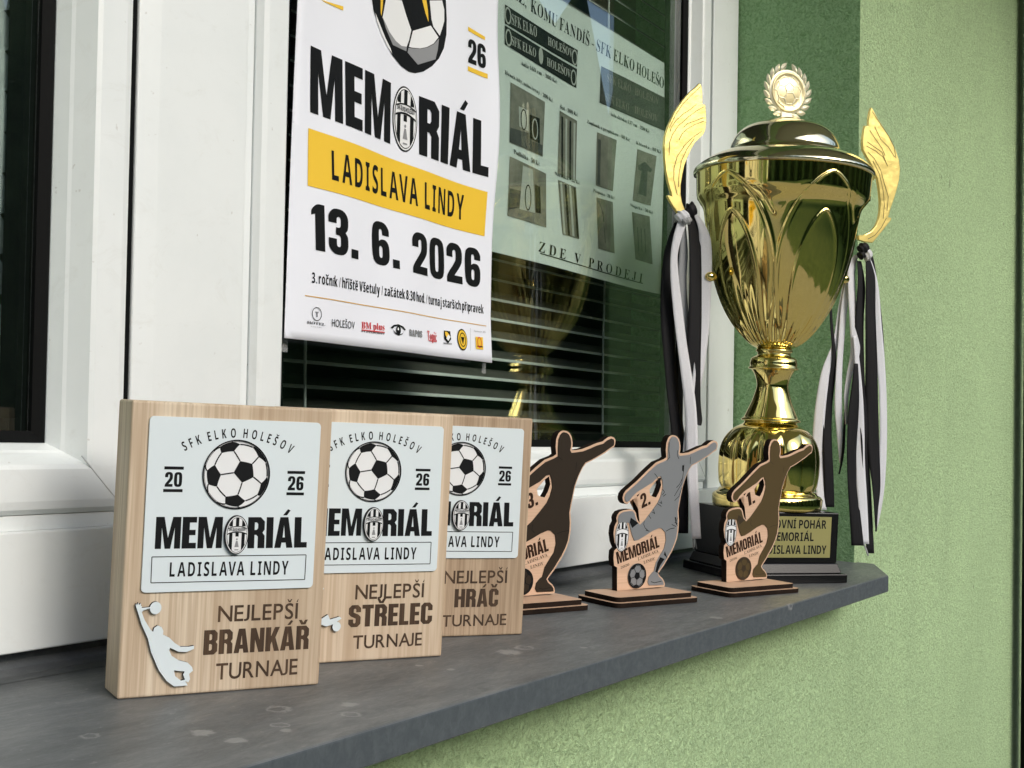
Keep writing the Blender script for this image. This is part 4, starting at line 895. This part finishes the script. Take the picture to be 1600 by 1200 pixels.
a.poly([[c2(x, y) for x, y in ((716, 895), (730, 925), (752, 938), (776, 930), (790, 908), (778, 924), (752, 931), (734, 920))]], K, 2); q = c2(752, 903); a.disc(q, 3.9, 4.6, K, 3); a.disc((q[0] - .9, q[1] + 1.0), 1.2, 1.5, W, 4)
T('RAPOS', 824, 940, 913, 950, 42, G, style='block', sp=.12)
T('Topič', 950, 962, 1014, 972, 56, Rd, style='serif'); a.line(c2(955, 968), c2(1012, 976), .8, Rd, 3)
a.poly([[c2(x, y) for x, y in ((1064, 905), (1102, 910), (1104, 960), (1084, 985), (1062, 960))]], K, 2); a.poly([[c2(x, y) for x, y in ((1068, 912), (1082, 914), (1096, 935), (1076, 950), (1070, 935))]], Y, 3); a.poly([[c2(x, y) for x, y in ((1086, 930), (1100, 945), (1084, 970), (1072, 955))]], W, 4); T('HOLEŠOV', 1056, 990, 1106, 995, 11, K, style='bold')
q = c2(1172, 963); a.disc(q, 9.5, 12.4, K, 2); a.disc(q, 8.3, 10.8, Y, 3); a.ring(q, 6.2, 8.2, 1.2, K, 4); a.poly([[(q[0] - 3.4, q[1] + 3), (q[0] + 3.4, q[1] + 3), (q[0], q[1] - 5.5)]], K, 4)
a.line(c2(1228, 890), c2(1216, 1032), .4, G, 2); T('Sponzor ZŠ', 1250, 912, 1320, 920, 10, G)
a.poly([[c2(x, y) for x, y in ((1256, 944), (1302, 948), (1300, 1026), (1254, 1020))]], Y, 2); a.ring(c2(1278, 980), 4.6, 6.5, 1.3, Rd, 3); a.poly([[c2(x, y) for x, y in ((1262, 1000), (1296, 1004), (1295, 1012), (1262, 1008))]], K, 3)
a.build('poster_print', [M['black'], M['white'], M['yellow'], M['orange'], M['grey'], M['red']], po, pm, [(0, gridu), (1, gridv)])
for px, py in ((455, 543), (765, 578)):
    q = aty(px, py, YP - .003); link('tape', B(((q.x - .004, YP + .0052, q.z - .004), (q.x + .004, YP + .0056, q.z + .008))), M['tape'], po)

# ------------------------------------------------------------------ flyer on the inside of the glass
YI = .853
def d1(x, y): return pz(760 + x / 4.8, y / 4.8, YI)
def d2(x, y): return pz(760 + x / 4.8, 230 + y / 4.8, YI)
fb_ = lambda u, v: .003 * math.sin(u * .013 + v * .008) + .004 * max(0, (u - 1690) / 100) ** 2
fm = lambda u, v, l: Vector((u / 1000, YI - fb_(u, v) - (l * .00025 + (.0005 if l > 0 else 0)), v / 1000))
gu = [1280 + 540 * i / 26 for i in range(27)]; gv = [220 + 400 * i / 12 for i in range(13)]
a = Art(); tr, br = pz(1046, 107, YI), pz(1038, 462, YI); a.poly([[(1285, br[1] + 2), br, tr, (1285, tr[1] + 6)]], 0, 0)
fl = a.build('price_flyer', [M['paper2']], None, fm, [(0, gu), (1, gv)]); sd = fl.modifiers.new('thick', 'SOLIDIFY'); sd.thickness = .0002; sd.offset = 0
lab(fl, 'pale greenish paper price list with small product photos behind the right glass', 'poster')
a = Art(); K, P, D, L = 0, 1, 2, 3
a.text('UKAŽ,', d1(60, -110), d1(300, 55), d1(60, -200), K, 1, style='serif', off=-.06)
a.text('KOMU FANDÍŠ – SFK ELKO HOLEŠOV', d1(335, 82), d1(1338, 688), d1(340, -12), K, 1, style='serif', off=-.08, sp=.12, xs=.85)
for q in (((128,35),(695,375),(690,500),(125,178)), ((125,192),(690,516),(685,660),(122,335))): a.poly([[d1(*p) for p in q]], K, 1)
for s, x0, y0, x1, y1, h in (('SFK ELKO', 178, 182, 380, 280, 78), ('HOLEŠOV', 468, 335, 655, 430, 62), ('SFK ELKO', 175, 338, 370, 432, 68), ('HOLEŠOV', 458, 490, 640, 585, 62)): a.text(s, d1(x0, y0), d1(x1, y1), d1(x0, y0 - h), L, 2, style='serif', sp=.1)
for x, y in ((150, 120), (672, 430), (152, 285), (664, 580)): a.ring(d1(x, y), 8, 11, 2.5, L, 2)
a.disc(d1(410, 420), 6, 11, L, 2)
a.poly([[d1(*p) for p in ((862,495),(1330,745),(1318,990),(855,770))]], D, 1)
for s, x0, y0, x1, y1, h in (('SFK ELKO', 905, 610, 1070, 700, 60), ('HOLEŠOV', 1100, 712, 1270, 790, 55), ('SFK ELKO', 895, 755, 1060, 840, 60), ('HOLEŠOV', 1100, 850, 1260, 920, 55)): a.text(s, d1(x0, y0), d1(x1, y1), d1(x0, y0 - h), P, 2, style='serif', sp=.1)
def cap(fn, s, x0, y0, x1, y1, h): a.text(s, fn(x0, y0), fn(x1, y1), fn(x0, y0 - h), K, 1, style='serif', off=-.04, sp=.12)
cap(d1, 'šála 169 cm – 300 Kč', 255, 490, 535, 625, 30); cap(d1, 'Hrnek bílý, nebo černý – 200 Kč', 122, 558, 500, 768, 30); cap(d1, 'Šál – 300 Kč', 560, 815, 695, 872, 28); cap(d1, 'šála dětská 137 cm – 250 Kč', 935, 866, 1205, 1000, 26); cap(d1, 'Zápisník s propiskou – 50 Kč', 765, 920, 1070, 1062, 26); cap(d1, 'Klíčenka – 80 Kč', 1115, 1082, 1285, 1155, 24)
cap(d2, 'Podložka – 50 Kč', 188, 50, 385, 145, 34); cap(d2, 'Náramek – 28 Kč', 505, 208, 705, 282, 26); cap(d2, 'Propiska – 20 Kč', 812, 335, 970, 392, 24); cap(d2, 'Vlaječka – 50 Kč', 1082, 442, 1235, 502, 22)
PH_ = [(d1, ((165,620),(437,765),(410,1178),(155,1070))), (d1, ((555,830),(690,905),(675,1360),(528,1300))), (d2, ((158,70),(435,200),(432,605),(145,515))), (d2, ((530,245),(675,300),(693,690),(560,655))), (d1, ((840,990),(980,1050),(958,1434),(830,1390))), (d2, ((835,375),(958,410),(972,795),(845,760))), (d2, ((1125,15),(1255,70),(1220,440),(1100,400))), (d2, ((1095,485),(1215,520),(1240,880),(1125,840)))]
for i, (fn, q) in enumerate(PH_): a.poly([[fn(*p) for p in q]], P, 1)
a.poly([[d1(*p) for p in ((225,800),(300,830),(300,990),(228,950))]], L, 2); a.poly([[d1(*p) for p in ((310,860),(390,890),(388,1080),(310,1040))]], K, 2); a.ring(d1(262, 900), 8, 14, 2.2, K, 3); a.ring(d1(350, 970), 8, 14, 2.2, L, 3)
a.poly([[d1(*p) for p in ((160,960),(300,1000),(320,1060),(410,1090),(408,1170),(155,1065))]], D, 2)
for k in range(4):
    x = 560 + k * 32; a.poly([[d1(*p) for p in ((x + 6, 870 + k * 16), (x + 20, 878 + k * 16), (x + 10, 1330 + k * 10), (x - 4, 1325 + k * 10))]], K if k % 2 == 0 else L, 2)
    x = 545 + k * 36; a.poly([[d2(*p) for p in ((x, 262 + k * 12), (x + 16, 268 + k * 12), (x + 36, 655 + k * 8), (x + 20, 650 + k * 8))]], K if k % 2 else L, 2)
a.poly([[d2(*p) for p in ((160,310),(240,330),(230,455),(150,470))]], D, 2); a.poly([[d2(*p) for p in ((255,140),(330,170),(345,495),(230,465))]], L, 2); a.poly([[d2(*p) for p in ((345,280),(385,300),(392,500),(350,490))]], K, 2); a.ring(d2(292, 380), 8, 17, 2, K, 3)
a.poly([[d1(*p) for p in ((846,1040),(868,1050),(862,1390),(842,1380))]], D, 2); a.line(d2(882, 480), d2(890, 560), 3, D, 2); a.line(d2(892, 600), d2(900, 720), 2, D, 2)
a.poly([[d2(*p) for p in ((1130,140),(1175,110),(1225,170),(1215,190),(1195,180),(1190,370),(1135,350),(1155,180),(1132,170))]], D, 2)
for k in range(3): a.line(d2(1135 + k * 24, 600 + k * 6), d2(1145 + k * 24, 780 + k * 6), 2.4, D, 2)
a.text('ZDE V PRODEJI', d2(372, 782), d2(1172, 1015), d2(380, 708), K, 1, style='serif', off=-.05, sp=.55, space=.8); a.line(d2(385, 797), d2(1178, 1022), 1.3, K, 1)
a.build('flyer_print', [M['ink2'], M['photo'], M['photo_d'], M['photo_l']], fl, fm, [(0, gu), (1, gv)])

# ------------------------------------------------------------------ venetian blind and curtain inside
bl = empty('venetian_blind', (1.36, .93, 1.1), None, 'dark venetian blind with thin horizontal slats behind the posters', 'blind')
bl_slat = None
for i in range(44):
    z = -.075 + i * .027
    if bl_slat is None:
        bm = bmesh.new(); n = 6; rows = []
        for k in range(n + 1):
            t = k / n - .5; rows.append([bm.verts.new((x, t * .019, .0022 * (1 - 4 * t * t) + t * .0165)) for x in (-.55, .60)])
        for k, (a_, c_) in enumerate(zip(rows, rows[1:])): bm.faces.new((a_[0], a_[1], c_[1], c_[0])).material_index = 1 if k == 0 else 0  # outer strip coloured pale as a painted highlight
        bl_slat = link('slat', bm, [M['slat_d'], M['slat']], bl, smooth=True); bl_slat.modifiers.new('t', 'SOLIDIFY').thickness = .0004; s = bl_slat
    else: s = bl_slat.copy(); COL.objects.link(s); s.parent = bl
    s.location = (0, 0, z - 1.1)
def tube(bm, pts, r, n=8):
    prev = None
    for i, p in enumerate(pts):
        p = Vector(p); q = (Vector(pts[min(i + 1, len(pts) - 1)]) - Vector(pts[max(i - 1, 0)])).normalized(); s1 = q.orthogonal().normalized(); s2 = q.cross(s1)
        rg = [bm.verts.new(p + s1 * r * math.cos(2 * math.pi * k / n) + s2 * r * math.sin(2 * math.pi * k / n)) for k in range(n)]
        if prev:
            for k in range(n): bm.faces.new((prev[k], prev[(k + 1) % n], rg[(k + 1) % n], rg[k]))
        prev = rg
for xs in (1.02, 1.70):
    bm = bmesh.new(); tube(bm, [(xs - 1.36 + .003 * math.sin(k * .9), -.022, 1.1 - 1.1 - 1.15 * k / 14 + .04) for k in range(15)], .0016); link('cord', bm, M['cord'], bl, smooth=True)
cl = bmesh.new(); pts = []
X0 = aty(26, 100, .856).x
for k in range(40):
    z = 1.0 - k * .032
    for t, dx in ((0, 0), (.2, .006), (.5, .018), (.75, .020), (.95, .004)): pts.append((X0 + dx - .012, z - t * .032))
pts += [(X0 - .028, -.30), (X0 - .8, -.30), (X0 - .8, 1.0)]
vs_, fs_ = fill([[(x * 1000, z * 1000) for x, z in pts]])
vv = [cl.verts.new((x / 1000, .856 + .003 * math.sin(z * .02) , z / 1000)) for x, z in vs_]
for f in fs_: cl.faces.new([vv[i] for i in f])
cu = link('lace_curtain', cl, M['lace']); cu.modifiers.new('t', 'SOLIDIFY').thickness = .0015
lab(cu, 'dark grey curtain with a scalloped edge behind the left glass', 'curtain')

# ------------------------------------------------------------------ unidentified dark strip at the right, built as a pipe
bm = bmesh.new(); lathe(bm, [(.055, GZ), (.055, 1.74)], 40); pp = link('upright', bm, M['pipe'], smooth=True); pp.location = (3.322, .53, 0)
lab(pp, 'dark vertical upright at the right edge of the green wall', 'upright')
